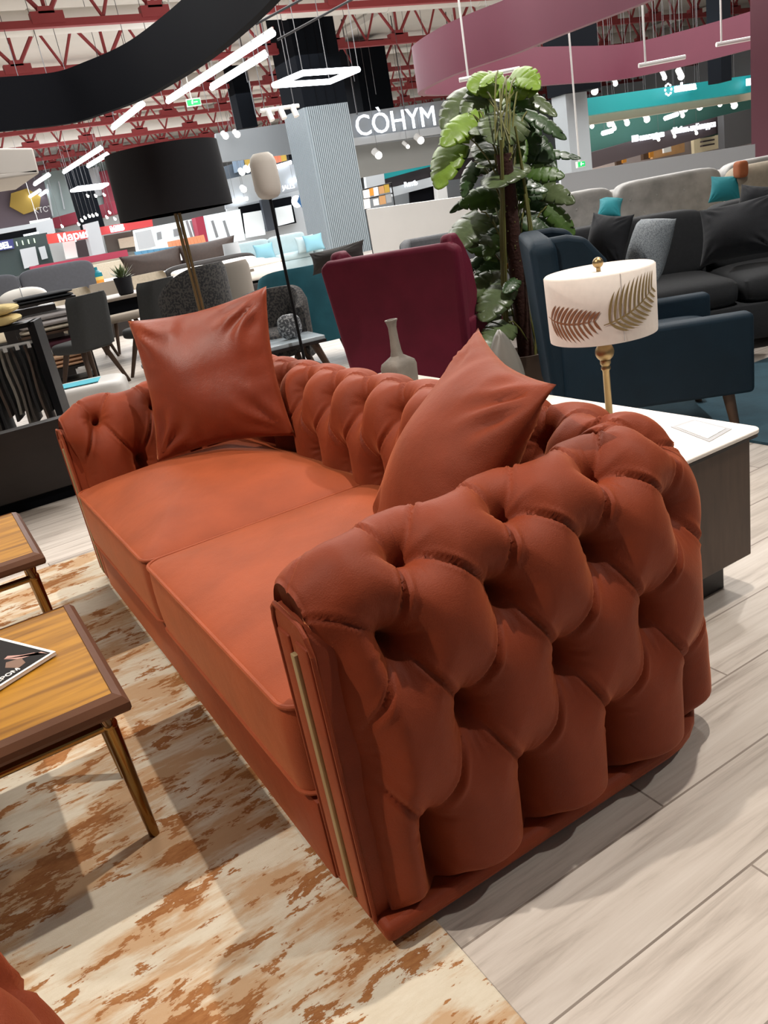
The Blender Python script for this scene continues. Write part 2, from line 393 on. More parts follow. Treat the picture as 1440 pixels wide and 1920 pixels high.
def plank_mat(name, c1, c2, dark, pw=.2, pl=1.25, along='x', rough=.45, gap=.0025, grain=.5, off=0.0):
    m = bpy.data.materials.new(name); m.use_nodes = True; g = NT(m); b = g.n['Principled BSDF']
    tc = g.new('ShaderNodeTexCoord'); mp = g.new('ShaderNodeMapping'); mp.inputs['Location'].default_value = (off, off*.37, 0)
    if along == 'y': mp.inputs['Rotation'].default_value = (0, 0, PI/2)
    g.link(tc.outputs['Object'], mp.inputs['Vector'])
    br = g.new('ShaderNodeTexBrick'); br.offset = .37; br.inputs['Scale'].default_value = 1; br.inputs['Brick Width'].default_value = pl; br.inputs['Row Height'].default_value = pw
    br.inputs['Mortar Size'].default_value = gap; br.inputs['Mortar Smooth'].default_value = .1; br.inputs['Bias'].default_value = 0
    br.inputs['Color1'].default_value = (0, 0, 0, 1); br.inputs['Color2'].default_value = (1, 1, 1, 1); br.inputs['Mortar'].default_value = (.5, .5, .5, 1)
    g.link(mp.outputs['Vector'], br.inputs['Vector'])
    m2 = g.new('ShaderNodeMapping'); m2.inputs['Scale'].default_value = (1.1, 16, 1); g.link(mp.outputs['Vector'], m2.inputs['Vector'])
    ad = g.new('ShaderNodeVectorMath', operation='ADD'); g.link(m2.outputs['Vector'], ad.inputs[0])
    sc = g.new('ShaderNodeVectorMath', operation='SCALE'); g.link(br.outputs['Color'], sc.inputs[0]); sc.inputs['Scale'].default_value = 13; g.link(sc.outputs[0], ad.inputs[1])
    n = g.new('ShaderNodeTexNoise'); n.inputs['Scale'].default_value = 1.7; n.inputs['Detail'].default_value = 7; n.inputs['Roughness'].default_value = .65; n.inputs['Distortion'].default_value = .5; g.link(ad.outputs[0], n.inputs['Vector'])
    r = g.new('ShaderNodeValToRGB'); e = r.color_ramp.elements; e[0].position = .28; e[0].color = lin(dark); e[1].position = .74; e[1].color = lin(c2); k = r.color_ramp.elements.new(.5); k.color = lin(c1)
    g.link(n.outputs['Fac'], r.inputs['Fac'])
    mx = g.new('ShaderNodeMix', data_type='RGBA', blend_type='MULTIPLY'); g.link(br.outputs['Fac'], mx.inputs['Factor'])
    ci = [q for q in mx.inputs if q.type == 'RGBA']; g.link(r.outputs['Color'], ci[0]); ci[1].default_value = (.45, .42, .4, 1)
    out = [q for q in mx.outputs if q.type == 'RGBA'][0]
    hs = g.new('ShaderNodeHueSaturation'); sepv = g.new('ShaderNodeMapRange'); g.link(br.outputs['Color'], sepv.inputs['Value']); sepv.inputs['To Min'].default_value = .93; sepv.inputs['To Max'].default_value = 1.05
    g.link(sepv.outputs['Result'], hs.inputs['Value']); g.link(out, hs.inputs['Color'])
    g.link(hs.outputs['Color'], b.inputs['Base Color']); b.inputs['Roughness'].default_value = rough; b.inputs['Specular IOR Level'].default_value = .35
    return m
FLOORM = plank_mat('pale_grey_floor_planks', 'c0b7ae', 'd0c9c1', '998f86', off=.19)

def wood_top_mat():
    m = bpy.data.materials.new('golden_walnut_top'); m.use_nodes = True; g = NT(m); b = g.n['Principled BSDF']
    tc = g.new('ShaderNodeTexCoord'); mp = g.new('ShaderNodeMapping'); mp.inputs['Scale'].default_value = (1.2, 14, 1); mp.inputs['Rotation'].default_value = (0, 0, .04); g.link(tc.outputs['Object'], mp.inputs['Vector'])
    n = g.new('ShaderNodeTexNoise'); n.inputs['Scale'].default_value = 2.2; n.inputs['Detail'].default_value = 5; n.inputs['Distortion'].default_value = .8; g.link(mp.outputs['Vector'], n.inputs['Vector'])
    r = g.new('ShaderNodeValToRGB'); e = r.color_ramp.elements; e[0].position = .33; e[0].color = lin('784f12'); e[1].position = .62; e[1].color = lin('a97720'); k = r.color_ramp.elements.new(.46); k.color = lin('916318')
    g.link(n.outputs['Fac'], r.inputs['Fac']); g.link(r.outputs['Color'], b.inputs['Base Color']); b.inputs['Roughness'].default_value = .5; b.inputs['Specular IOR Level'].default_value = .2
    return m
GOLDW = wood_top_mat()
EDGEW = mat('brown_wood_edge', '5e3d2a', .45, spec=.25, var=.1, vscale=10)

def speckle(name, c1, c2, sc, rough=.9, lo=.45, hi=.55, stretch=(1, 1, 1)):
    m = bpy.data.materials.new(name); m.use_nodes = True; g = NT(m); b = g.n['Principled BSDF']
    tc = g.new('ShaderNodeTexCoord'); mp = g.new('ShaderNodeMapping'); mp.inputs['Scale'].default_value = stretch; g.link(tc.outputs['Object'], mp.inputs['Vector'])
    n = g.new('ShaderNodeTexNoise'); n.inputs['Scale'].default_value = sc; n.inputs['Detail'].default_value = 3; g.link(mp.outputs['Vector'], n.inputs['Vector'])
    r = g.new('ShaderNodeValToRGB'); e = r.color_ramp.elements; e[0].position = lo; e[0].color = lin(c1); e[1].position = hi; e[1].color = lin(c2)
    g.link(n.outputs['Fac'], r.inputs['Fac']); g.link(r.outputs['Color'], b.inputs['Base Color']); b.inputs['Roughness'].default_value = rough
    return m
PATT = speckle('dark_floral_jacquard', '262628', '4c4845', 55)
PATTB = speckle('black_white_weave', '2c2c2e', 'b9b6b0', 75, lo=.48, hi=.52)
DOTS = speckle('grey_white_lace', '54565a', 'b4b6b8', 60, lo=.5, hi=.6)
PLAID = speckle('brown_check_throw', '8a7a70', 'c9c2ba', 40, lo=.45, hi=.5)
GREYPIL = speckle('grey_dotted_fabric', '6d747b', 'a0a7ac', 160, lo=.35, hi=.6)
NAVYRUG = mat('blue_teal_rug', '2c4a57', .95, var=.25, vscale=6, bump=.3, bscale=120)
# ------------------------------------------------------------------ floor and rug
struct(B().box(70, 80, .1, (22, 30, -.05)).build('floor', FLOORM, smooth=False))
rg = B().box(2.4, 4.6, .010, (-1.125, .36, .005), r=.004)
rg = tag(rg.build('area_rug', RUGM, smooth=False), 'cream rug with distressed rust and tan pattern under the rust sofa', 'rug')

# ------------------------------------------------------------------ tufted upholstery
def smoothstep(a, b, x): t = np.clip((x-a)/(b-a), 0, 1); return t*t*(3-2*t)
class Tuft:
    """a tufted wall of upholstery swept round three sides: arm, back, arm.
    local axes: x from the front to the back, y from one arm to the other"""
    def __init__(s, L, Dp, Ro, mid_u, near_back_u=None, step=.0047):
        s.L, s.D, s.R = L, Dp, Ro
        s.a = Dp-Ro; s.q = PI/2*Ro; s.b = L-2*Ro; s.T = 2*s.a+2*s.q+s.b
        pr = np.array([(.012, .072, -.66), (.012, .135, -.36), (.015, .205, 0), (.015, .305, .5), (.016, .405, 1), (.017, .50, 1.52), (.024, .583, 2), (.045, .648, 2.5),
                       (.078, .688, 3), (.118, .697, 3.5), (.158, .672, 4), (.180, .60, 4.4), (.188, .48, 5), (.19, .38, 5.5), (.19, .28, 6)])
        # dense Catmull-Rom
        P = np.vstack([2*pr[0]-pr[1], pr, 2*pr[-1]-pr[-2]]); o = []
        for i in range(1, len(P)-2):
            p0, p1, p2, p3 = P[i-1:i+3]
            for t in np.linspace(0, 1, 24, endpoint=False):
                o.append(.5*((2*p1)+(-p0+p2)*t+(2*p0-5*p1+4*p2-p3)*t*t+(-p0+3*p1-3*p2+p3)*t**3))
        o.append(pr[-1]); o = np.array(o)
        d = np.r_[0, np.cumsum(np.hypot(np.diff(o[:, 0]), np.diff(o[:, 1])))]
        n = int(d[-1]/step); sd = np.linspace(0, d[-1], n)
        s.w = np.interp(sd, d, o[:, 0]); s.z = np.interp(sd, d, o[:, 1]); s.v = np.interp(sd, d, o[:, 2]); s.sl = sd
        tw = np.gradient(s.w, sd); tz = np.gradient(s.z, sd); ln = np.hypot(tw, tz); s.nw = -tz/ln; s.nz = tw/ln
        s.t = np.linspace(0, s.T, int(s.T/step))
        h = s.T/2
        ku = [0, .745*s.a/.67, s.a+s.q+(.726-.21)*s.b/1.884, h] if near_back_u is None else near_back_u[0]
        vu = [-.465, 3, 7, 9] if near_back_u is None else near_back_u[1]
        s.mid = vu[-1]
        s.u = np.where(s.t <= h, np.interp(s.t, ku, vu), 2*s.mid-np.interp(s.T-s.t, ku, vu))
        s.uknots = (ku, vu)
        U, V = np.meshgrid(s.u, s.v, indexing='ij')
        s.H = s.height(U, V)
        # taper at both fronts and round the front edge off
        f = np.minimum(s.t, s.T-s.t)
        tp = smoothstep(2.0, 2.7, s.v); tp = tp*(1-smoothstep(4.2, 4.8, s.v)); lo = (.12+.38*tp)[None, :]
        s.H *= lo+(1-lo)*smoothstep(0, .075, f)[:, None]; s.over = .020*tp
        qq = np.clip(f/.05, 0, 1); s.H -= (.030*(1-np.sqrt(np.maximum(0, 1-(1-qq)**2))))[:, None]*(1-.35*tp)[None, :]
        vt = np.clip((s.v+.66)/.16, 0, 1); s.H *= (.30+.70*np.sin(PI/2*vt))[None, :]
    def height(s, U, V):
        sh = np.interp(V, [-9, 2, 3, 4, 9], [0, 0, -.2, 0, 0])
        u = U-sh*np.where(True, 1, 1); v = np.maximum(V, 0)
        a = u+v/2; b = u-v/2
        da = np.abs(a-np.round(a)); db = np.abs(b-np.round(b))
        du = np.abs(U-np.round(U))
        prod = np.abs(np.sin(PI*a)*np.sin(PI*b))
        r = np.hypot(da, db)
        r = np.where(V < 0, np.hypot(np.abs(da)*1.4142, np.maximum(0, -V)*.10), r)
        dd = np.minimum(da, db); dx = np.maximum(da, db)
        # plump cushions, flat on top, falling off only close to the seams
        p1 = np.abs(np.sin(PI*a)); p2 = np.abs(np.sin(PI*b))
        body = (p1*p2)**.30
        rr = r
        pit = np.exp(-(rr/.135)**2)
        wide = np.exp(-(rr/.30)**2)
        mid = smoothstep(.10, .5, rr)            # how far along the seam from a button
        h = .017*body + .046*(1-wide) + .032*(1-pit) - .034*np.exp(-(rr/.08)**2)
        h += .026*smoothstep(0, .60, -V)*(np.abs(np.sin(PI*U))**.6-1)
        # seam pleat: a sharp tuck whose lip stands up a little on one side
        sgn = np.where(da < db, a-np.round(a), b-np.round(b))
        tuck = 1-.4*smoothstep(0, .3, -V)
        h += tuck*mid*(.0055*np.exp(-((sgn-.055)/.024)**2)-.0085*np.exp(-(sgn/.022)**2)+.0040*np.exp(-((sgn+.05)/.022)**2))
        # gathers fanning out of every button
        th = np.arctan2(b-np.round(b), a-np.round(a))
        ia, ib = np.round(a), np.round(b)
        h += .0055*np.cos(th*17+np.sin(ia*3.1+ib*7.7)*3)*np.exp(-((rr-.19)/.08)**2)*(1-.6*smoothstep(0, .25, -V))*smoothstep(.04, .20, dd)*(.6+.4*np.sin(th*2+ia*2.3+ib))
        return h-.034
    def pos(s, i0, i1):
        out = []
        t = s.t[i0:i1]; w = s.w[None, :]+s.H[i0:i1]*s.nw[None, :]; z = s.z[None, :]+s.H[i0:i1]*s.nz[None, :]
        X = np.zeros_like(w); Y = np.zeros_like(w)
        for k, tt in enumerate(t):
            X[k], Y[k] = s.plan(tt, w[k]); X[k] -= s.over*max(0, 1-min(tt, s.T-tt)/.12)**1.5
        return X, Y, z
    def plan(s, tt, w):
        a, q, b, R = s.a, s.q, s.b, s.R
        if tt < a: return tt+0*w, w
        if tt < a+q:
            f = (tt-a)/R; rr = np.maximum(R-w, .002); return s.D-R+rr*math.sin(f), R-rr*math.cos(f)
        if tt < a+q+b: return s.D-w, R+(tt-a-q)+0*w
        if tt < a+2*q+b:
            f = (tt-a-q-b)/R; rr = np.maximum(R-w, .002); return s.D-R+rr*math.cos(f), s.L-R+rr*math.sin(f)
        return s.D-R-(tt-a-2*q-b)+0*w, s.L-w
    def mesh(s, name, m, parent, t0, t1):
        i0 = int(np.searchsorted(s.t, t0)); i1 = min(len(s.t), int(np.searchsorted(s.t, t1))+1)
        X, Y, Z = s.pos(i0, i1); nu, nv = X.shape
        V = np.stack([X, Y, Z], -1).reshape(-1, 3)
        idx = np.arange(nu*nv).reshape(nu, nv)
        F = np.stack([idx[:-1, :-1], idx[1:, :-1], idx[1:, 1:], idx[:-1, 1:]], -1).reshape(-1, 4)
        F = F.tolist()
        if t0 == 0: F.append(idx[0, ::-1].tolist())
        if t1 == s.T: F.append(idx[-1, :].tolist())
        me = bpy.data.meshes.new(name); me.from_pydata(V.tolist(), [], F)
        me.polygons.foreach_set('use_smooth', [True]*len(me.polygons)); me.materials.append(m)
        o = bpy.data.objects.new(name, me); C.objects.link(o); o.parent = parent; return o
    def buttons(s, m, parent, t0, t1, vs):
        ku, vu = s.uknots
        for v in vs:
            j = int(np.argmin(np.abs(s.v-v)))
            off = {0: 0, 1: .5, 2: 0, 3: .3, 4: 0, 5: .5}[v]
            for k in range(-1, int(2*s.mid)+2):
                uu = k+off
                if uu < s.u[0]+.3 or uu > s.u[-1]-.3: continue
                tt = float(np.interp(uu, s.u, s.t))
                if not t0 <= tt < t1: continue
                i = int(np.searchsorted(s.t, tt)); hh = s.H[i, j]+.004
                w = s.w[j]+hh*s.nw[j]; z = s.z[j]+hh*s.nz[j]
                x, y = s.plan(tt, np.array([w])); x = float(x[0]); y = float(y[0])
                x2, y2 = s.plan(tt, np.array([w+.01])); n = Vector((-(float(x2[0])-x), -(float(y2[0])-y), 0)).normalized()*(-s.nw[j])+Vector((0, 0, s.nz[j]))
                bt = B(); bt.sphere((0, 0, 0), .011, (1, 1, .5), 12)
                mm = n.to_track_quat('Z', 'Y').to_matrix().to_4x4(); mm.translation = (x, y, z); bt.bm.transform(mm)
                bt.build('button', m, parent)
    def panel_outline(s, inset):
        k = np.arange(0, len(s.w)); w = s.w-inset*s.nw; z = s.z-inset*s.nz
        sel = (s.v > -.66) & (s.v < 5.9)
        pts = list(zip(w[sel], z[sel]))[::6]
        return pts

def front_panel(tf, parent, flip):
    pts = tf.panel_outline(.024); pts = [(max(.034, min(.172, a)), b) for a, b in pts]
    pts = [(a, b) for a, b in pts if b < .655] 
    top = .655
    poly = [(.029, .06), (.029, .612), (.041, .64), (.058, .656), (.150, .664), (.163, .652), (.168, .63), (.168, .06)]
    Y = (lambda w: tf.L-w) if flip else (lambda w: w)
    M = Matrix(((0, 0, 1, -.029), (1, 0, 0, 0), (0, 1, 0, 0), (0, 0, 0, 1)))
    b = B().prism([(Y(a), c) for a, c in (poly if not flip else poly[::-1])], .045, M)
    p = b.build('front_panel', RUST, parent, bevel=.006)
    # welts and the recessed metal strip
    w = B().tube([(-.030, Y(a), c) for a, c in poly], .0045, 8); w.build('welt', RUST, p)
    for a0 in (.060, .130):
        g = B().box(.010, .046, .565, (-.0285, Y(a0+.006), .335), r=.004, seg=3); g.build('padded_strip', RUST, p)
    st = B().box(.012, .016, .525, (-.0315, Y(.103), .325), r=.002); st.build('metal_inlay', BRASSM, p, label='dull brass inlay strip in the arm front')

sofa = thing('tufted_sofa', 'long rust orange velvet sofa with deep button tufting in the middle', 'sofa')
SL, SD = 2.304, .90
tf = Tuft(SL, SD, .21, 9)
c1 = tf.a+tf.q/2; c2 = tf.T-c1
na = tf.mesh('arm', RUST, sofa, 0, c1); bk = tf.mesh('backrest', RUST, sofa, c1-.003, c2); fa = tf.mesh('arm', RUST, sofa, c2-.003, tf.T)
tf.buttons(RUST, na, 0, c1, (0, 1, 2, 3)); tf.buttons(RUST, bk, c1, c2, (3, 4, 5)); tf.buttons(RUST, fa, c2, tf.T, (3, 4))
front_panel(tf, sofa, False); front_panel(tf, sofa, True)
def rail_poly(w, n=8):
    R = tf.R; o = [(-.029, w)]
    for k in range(n+1): f = PI/2*k/n; o.append((SD-R+(R-w)*math.sin(f), R-(R-w)*math.cos(f)))
    for k in range(n+1): f = PI/2*k/n; o.append((SD-R+(R-w)*math.cos(f), SL-R+(R-w)*math.sin(f)))
    o.append((-.029, SL-w)); return o
b = B().prism(rail_poly(-.010), .040, Matrix.Translation((-.0, 0, .028))); b.build('base_rail', RUST, sofa, bevel=.014)
b = B().box(.034, SL-.37, .192, (-.018, SL/2, .127), r=.008); b.build('front_rail', RUST, sofa)
b = B().box(.62, SL-.36, .15, (.315, SL/2, .155), r=.012); b.build('seat_deck', RUST, sofa)
for x, y in ((.16, .16), (.16, SL-.16), (SD-.12, .12), (SD-.12, SL-.12), (.16, SL/2)):
    B().cyl((x, y, .0005), (x, y, .035), .025, .03).build('foot', DARKFEET, sofa)

def seat_cushion(name, x0, x1, y0, y1, zb, zt, crown, parent, m, seed=0, rc=.045):
    cx, cy, hx, hy = (x0+x1)/2, (y0+y1)/2, (x1-x0)/2, (y1-y0)/2
    per = []
    for (sx, sy, a0) in ((1, 1, 0), (-1, 1, 90), (-1, -1, 180), (1, -1, 270)):
        for k in range(7):
            a = math.radians(a0+90*k/6); per.append((sx*(hx-rc)+rc*math.cos(a), sy*(hy-rc)+rc*math.sin(a)))
    dense = []
    n = len(per)
    for i in range(n):
        p, q = per[i], per[(i+1) % n]; dl = math.hypot(q[0]-p[0], q[1]-p[1]); k = max(1, int(dl/.03))
        for j in range(k): dense.append((p[0]+(q[0]-p[0])*j/k, p[1]+(q[1]-p[1])*j/k))
    def sag(px, py): return 1+.0
    rows = []
    def bulge(px, py):   # sides belly out a little between the corners
        return 1+.012*(1-min(1, abs(px/hx))**4)*(abs(py/hy) > .9)+.012*(1-min(1, abs(py/hy))**4)*(abs(px/hx) > .9)
    S = [0.0, .1, .22, .34, .46, .58, .68, .77, .85, .91, .955, .985, 1.0]
    for k in S:
        row = []
        for px, py in dense:
            u, v = px*k/hx, py*k/hy
            z = zt+crown*max(0, 1-k**2.6)**.8*(1-.25*abs(u)**3)
            z += .007*noise.noise(Vector((px*k*4+seed, py*k*4, 0)))*(1-k**6)
            row.append((cx+px*k, cy+py*k, z))
        rows.append(row)
    for f in (.06, .2, .4, .6, .8, .94, 1):
        o = 1+.030*math.sin(PI*f)**.8
        rows.append([(cx+px*(1+(o-1)*.5), cy+py*(1+(o-1)*.35), zt+(zb-zt)*f) for px, py in dense])
    rows.append([(cx+px*.3, cy+py*.3, zb) for px, py in dense])
    rows = [[Vector(p) for p in r] for r in rows]
    b = B(); b.grid(rows, closev=True); bmesh.ops.remove_doubles(b.bm, verts=b.bm.verts, dist=.0004)
    o = b.build(name, m, parent, auto=0)
    B().tube([(cx+px*1.004, cy+py*1.004, zt) for px, py in dense], .0055, 8, closed=True).build('piping', m, o)
    B().tube([(cx+px*1.004, cy+py*1.004, zb+.004) for px, py in dense], .005, 8, closed=True).build('piping', m, o)
    return o
seat_cushion('seat_cushion', -.045, .70, .192, 1.149, .232, .430, .060, sofa, RUSTLIT, 2)
seat_cushion('seat_cushion', -.045, .70, 1.155, 2.112, .232, .430, .085, sofa, RUSTLIT, 8)

# ------------------------------------------------------------------ loose pillows on the sofa
def pillow_from(name, tl, tr, bl, t, m, label, cat, seed, wr, group=None, br=None, grow=1.0, **kw):
    tl, tr, bl = Vector(tl), Vector(tr), Vector(bl); br = Vector(br) if br is not None else tr+bl-tl
    c = (tl+tr+bl+br)/4; ex = (tr-tl+br-bl)/2; ey = (tl-bl+tr-br)/2
    M = axes((0, 0, 0), ex, ey); M.translation = (0, 0, 0)
    b = B().pillow(ex.length*grow, ey.length*grow, t, M, seed, wr, n=40, **kw)
    o = b.build(name, m, None, auto=0, fixn=True); o.location = c; return tag(o, label, cat, group)
pillow_from('throw_pillow', (.335, 2.06, .995), (.735, 1.70, 1.035), (.225, 1.99, .495), .21, RUSTP, 'shiny rust velvet pillow leaning upright in the far left corner of the sofa', 'pillow', 3, .015, 'rust pillows on the sofa', br=(.63, 1.60, .535), dent=.015)
pillow_from('throw_pillow', (.72, .50, .915), (.555, .065, .865), (.47, .75, .505), .20, RUST, 'matte rust velvet pillow tipped on its corner against the near arm', 'pillow', 5, .011, 'rust pillows on the sofa')

# ------------------------------------------------------------------ coffee tables and magazine
def coffee_table(y0, label, group='small square coffee tables'):
    S = .575; t = thing('coffee_table', label, 'coffee table', (-.262-S/2, y0+S/2, 0.0105), 0, group)
    top = B().box(S-.045, S-.045, .010, (0, 0, .4365)).build('table_top', GOLDW, t, smooth=False)
    e = B()
    h = S/2; k = S/2-.024
    for r in range(4):
        M = Matrix.Rotation(PI/2*r, 4, 'Z')
        prof = [(h-.004, .404), (h, .412), (h, .424), (h-.010, .437), (k, .444), (k-.004, .436), (k-.004, .404)]
        P = []
        for sgn in (-1, 1): P.append([M @ Vector((sgn*a, -a, z)) for a, z in prof])
        e.grid(P, closev=True)
    e.box(S-.05, S-.05, .012, (0, 0, .412))
    e.build('moulded_edge', EDGEW, t, auto=25)
    for sx in (-1, 1):
        for sy in (-1, 1):
            jx, jy = sx*(h-.045), sy*(h-.085)
            fx, fy = sx*(h-.028), sy*(h-.125) if sy < 0 else sy*(h-.125)
            lg = B(); lg.cyl((jx, jy, .345), (fx, sy*(h-.155), 0), .0165, .012, 16)
            lg.sphere((jx, jy, .348), .0175)
            for d in (-.018, .018): lg.cyl((jx, jy, .343), (jx+d*.6, jy+sy*.035+d*1.2, .408), .009, .0105, 12)
            lg.build('leg', BRASSD, t)
    for a, bb in (((-1, -1), (1, -1)), ((-1, 1), (1, 1)), ((-1, -1), (-1, 1)), ((1, -1), (1, 1))):
        p = [(q[0]*(h-.045), q[1]*(h-.085), .347) for q in (a, bb)]
        B().cyl(p[0], p[1], .0105, None, 14).build('stretcher', BRASSD, t)
    return t
coffee_table(.455, 'square golden wood coffee table with brass legs holding a magazine')
coffee_table(1.485, 'square golden wood coffee table farther away with a bare top')
mz = thing('magazine', 'glossy magazine with a white border and dark cover photo', 'magazine', (-.468, .735, .4545), 0)
mc = FZ(104, 1222, .462); me1 = FZ(0, 1196, .462); me2 = FZ(0, 1294, .462)
ax = (me1-mc).normalized(); ay = (me2-mc).normalized(); ay = Vector((-ax.y, ax.x, 0)) if Vector((-ax.y, ax.x, 0)).dot(ay) > 0 else Vector((ax.y, -ax.x, 0))
mz.location = (mc.x, mc.y, .4545)
MW, MH = .21, .275
Mm = Matrix((( -ay.x, -ax.x, 0, 0), (-ay.y, -ax.y, 0, 0), (0, 0, 1, 0), (0, 0, 0, 1)))
bx = lambda x0, x1, y0, y1, z0, z1, m, n, par: B().box(x1-x0, y1-y0, z1-z0, ((x0+x1)/2, (y0+y1)/2, (z0+z1)/2), M=Mm).build(n, m, par, smooth=False)
bx(-MW, 0, -MH, 0, 0.0, .007, PAPER, 'page_block', mz)
cv = bx(-MW-.0005, .0005, -MH-.0005, .0005, .007, .0082, LWHITE, 'cover', mz)
ph = bx(-MW+.007, -.007, -MH+.007, -.007, .0082, .0085, mat('dark_cover_photo', '171312', .6, spec=.15), 'cover_photo', cv)
def patch(name, pts, m, par, z):
    B().prism(pts, .0002, Mm @ Matrix.Translation((0, 0, z))).build(name, m, par, smooth=False)
patch('photo_patch', [(-.012, -.010), (-.012, -.035), (-.03, -.045), (-.05, -.06), (-.062, -.10), (-.05, -.105), (-.035, -.07), (-.02, -.05)], mat('cover_pink', 'b98c80', .3), cv, .0085)
patch('photo_patch', [(-.075, -.025), (-.055, -.03), (-.045, -.06), (-.07, -.08), (-.085, -.06)], mat('cover_brown', '7a5a45', .3), cv, .0086)
patch('photo_patch', [(-.15, -.02), (-.13, -.02), (-.16, -.12), (-.19, -.12), (-.19, -.03)], mat('cover_tan', 'a98d6a', .3), cv, .0085)

Mt = Matrix(((-ay.x, ax.x, 0, 0), (-ay.y, ax.y, 0, 0), (0, 0, 1, 0), (0, 0, 0, 1)))
tp = FZ(14, 1266, .4632); Mt.translation = (tp.x-mz.location.x, tp.y-mz.location.y, .00855)
text('cover_letters', 'ЕРОМ', .0195, Mt, PAPER, cv, ext=.0001, bold=.0006)

# ------------------------------------------------------------------ matching armchair at the lower left
ach = thing('tufted_armchair', 'rust velvet tufted armchair cut off at the lower left corner', 'armchair', (-1.442, -.15, .0105), -PI/2)
AL, AD = .905, .86
ta = Tuft(AL, AD, .21, 5, ([0, .72, .65+.33+.2425, ], [-.465, 3, 5.5]), step=.009)
k1 = ta.a+ta.q/2
for a, bq, n in ((0, k1, 'arm'), (k1-.004, ta.T-k1, 'backrest'), (ta.T-k1-.004, ta.T, 'arm')): ta.mesh(n, RUST, ach, a, bq)
front_panel(ta, ach, False); front_panel(ta, ach, True)
seat_cushion('seat_cushion', -.03, .66, .195, AL-.195, .232, .43, .07, ach, RUSTLIT, 5)
B().box(.66, AL-.3, .19, (.34, AL/2, .13), r=.01).build('seat_deck', RUST, ach)
for x in (.1, AD-.14):
    for y in (.12, AL-.12): B().cyl((x, y, 0), (x, y, .075), .02, .026).build('foot', DARKFEET, ach)

# ------------------------------------------------------------------ console behind the sofa
con = thing('console_cabinet', 'low dark wood console with a white stone top behind the sofa', 'cabinet', (1.245, 1.32, 0))
B().box(.44, 1.93, .36, (0, 0, .295), r=.003).build('cabinet_body', WALNUT, con, smooth=False)
B().box(.36, 1.8, .115, (0, 0, .0575)).build('plinth', DARKW, con, smooth=False)
def rrect(sx, sy, r, n=6):
    o = []
    for (a, b, s) in ((1, 1, 0), (-1, 1, 90), (-1, -1, 180), (1, -1, 270)):
        for k in range(n+1): f = math.radians(s+90*k/n); o.append((a*(sx/2-r)+r*math.cos(f), b*(sy/2-r)+r*math.sin(f)))
    return o
B().prism(rrect(.49, 1.98, .03), .012, Matrix.Translation((0, 0, .485))).build('stone_top', CREAMTOP, con, bevel=.003)
B().prism(rrect(.485, 1.975, .028), .008, Matrix.Translation((0, 0, .4755))).build('top_edge_band', DARKW, con)
for y in (-.48, 0, .48): B().box(.004, .006, .34, (.2205, y, .295)).build('door_gap', DARKW, con, smooth=False)
tg = thing('price_card', 'white price card in a grey frame lying on the white console top', 'card', FZ(1318, 808, .4975), 0)
qv = [FZ(*q, .4985) for q in ((1258, 800), (1300, 786), (1372, 804), (1330, 828))]
B().slab(qv, .002).build('frame', mat('grey_card_frame', '9a9b9e', .4), tg, local=False, smooth=False)
qc = sum(qv, Vector())/4
ins = [qc+(q-qc)*.8+Vector((0, 0, .0012)) for q in qv]
B().slab(ins, .001).build('paper_insert', PAPER, tg, local=False, smooth=False)

# table lamp
lamp = thing('table_lamp', 'brass table lamp with a white drum shade and gold palm fronds', 'lamp', (1.262, .625, .497))
lp = FZ(1140, 800, .497)
LD = 2.36
base = D(1143, 782, LD); 
lamp.location = (base.x, base.y, .497)
zs0 = 1.240-.0; 
zt_ = D(1124, 500, LD).z; zb_ = D(1134, 638, LD).z
HT, HB = zt_-.497+.012, zb_-.497+.034
RSH = .150
B().lathe([(0.001, 0), (.075, 0), (.075, .008), (.02, .016), (.011, .03)]).build('base_plate', BRASS, lamp)
B().lathe([(.010, .012), (.010, HB-.105), (.0135, HB-.10), (.0135, HB-.094), (.011, HB-.09), (.015, HB-.084), (.015, HB-.074), (.011, HB-.07)]).build('stem', BRASS, lamp)
B().sphere((0, 0, HB-.050), .027, n=24).build('ball', BRASS, lamp)
sh = B().lathe([(RSH-.006, HB), (RSH-.003, HB-.002), (RSH-.002, HB+.01), (RSH-.001, (HB+HT)/2), (RSH, HT-.004), (RSH-.004, HT), (RSH-.012, HT-.006), (.001, HT-.006)], n=64).build('lamp_shade', WHITESHADE, lamp, auto=50)
B().lathe([(.006, HT-.008), (.006, HT+.008)]).sphere((0, 0, HT+.018), .015).build('finial', BRASS, lamp)
B().cyl((0, 0, HB-.024), (0, 0, HB+.12), .010).build('socket', BRASS, lamp)
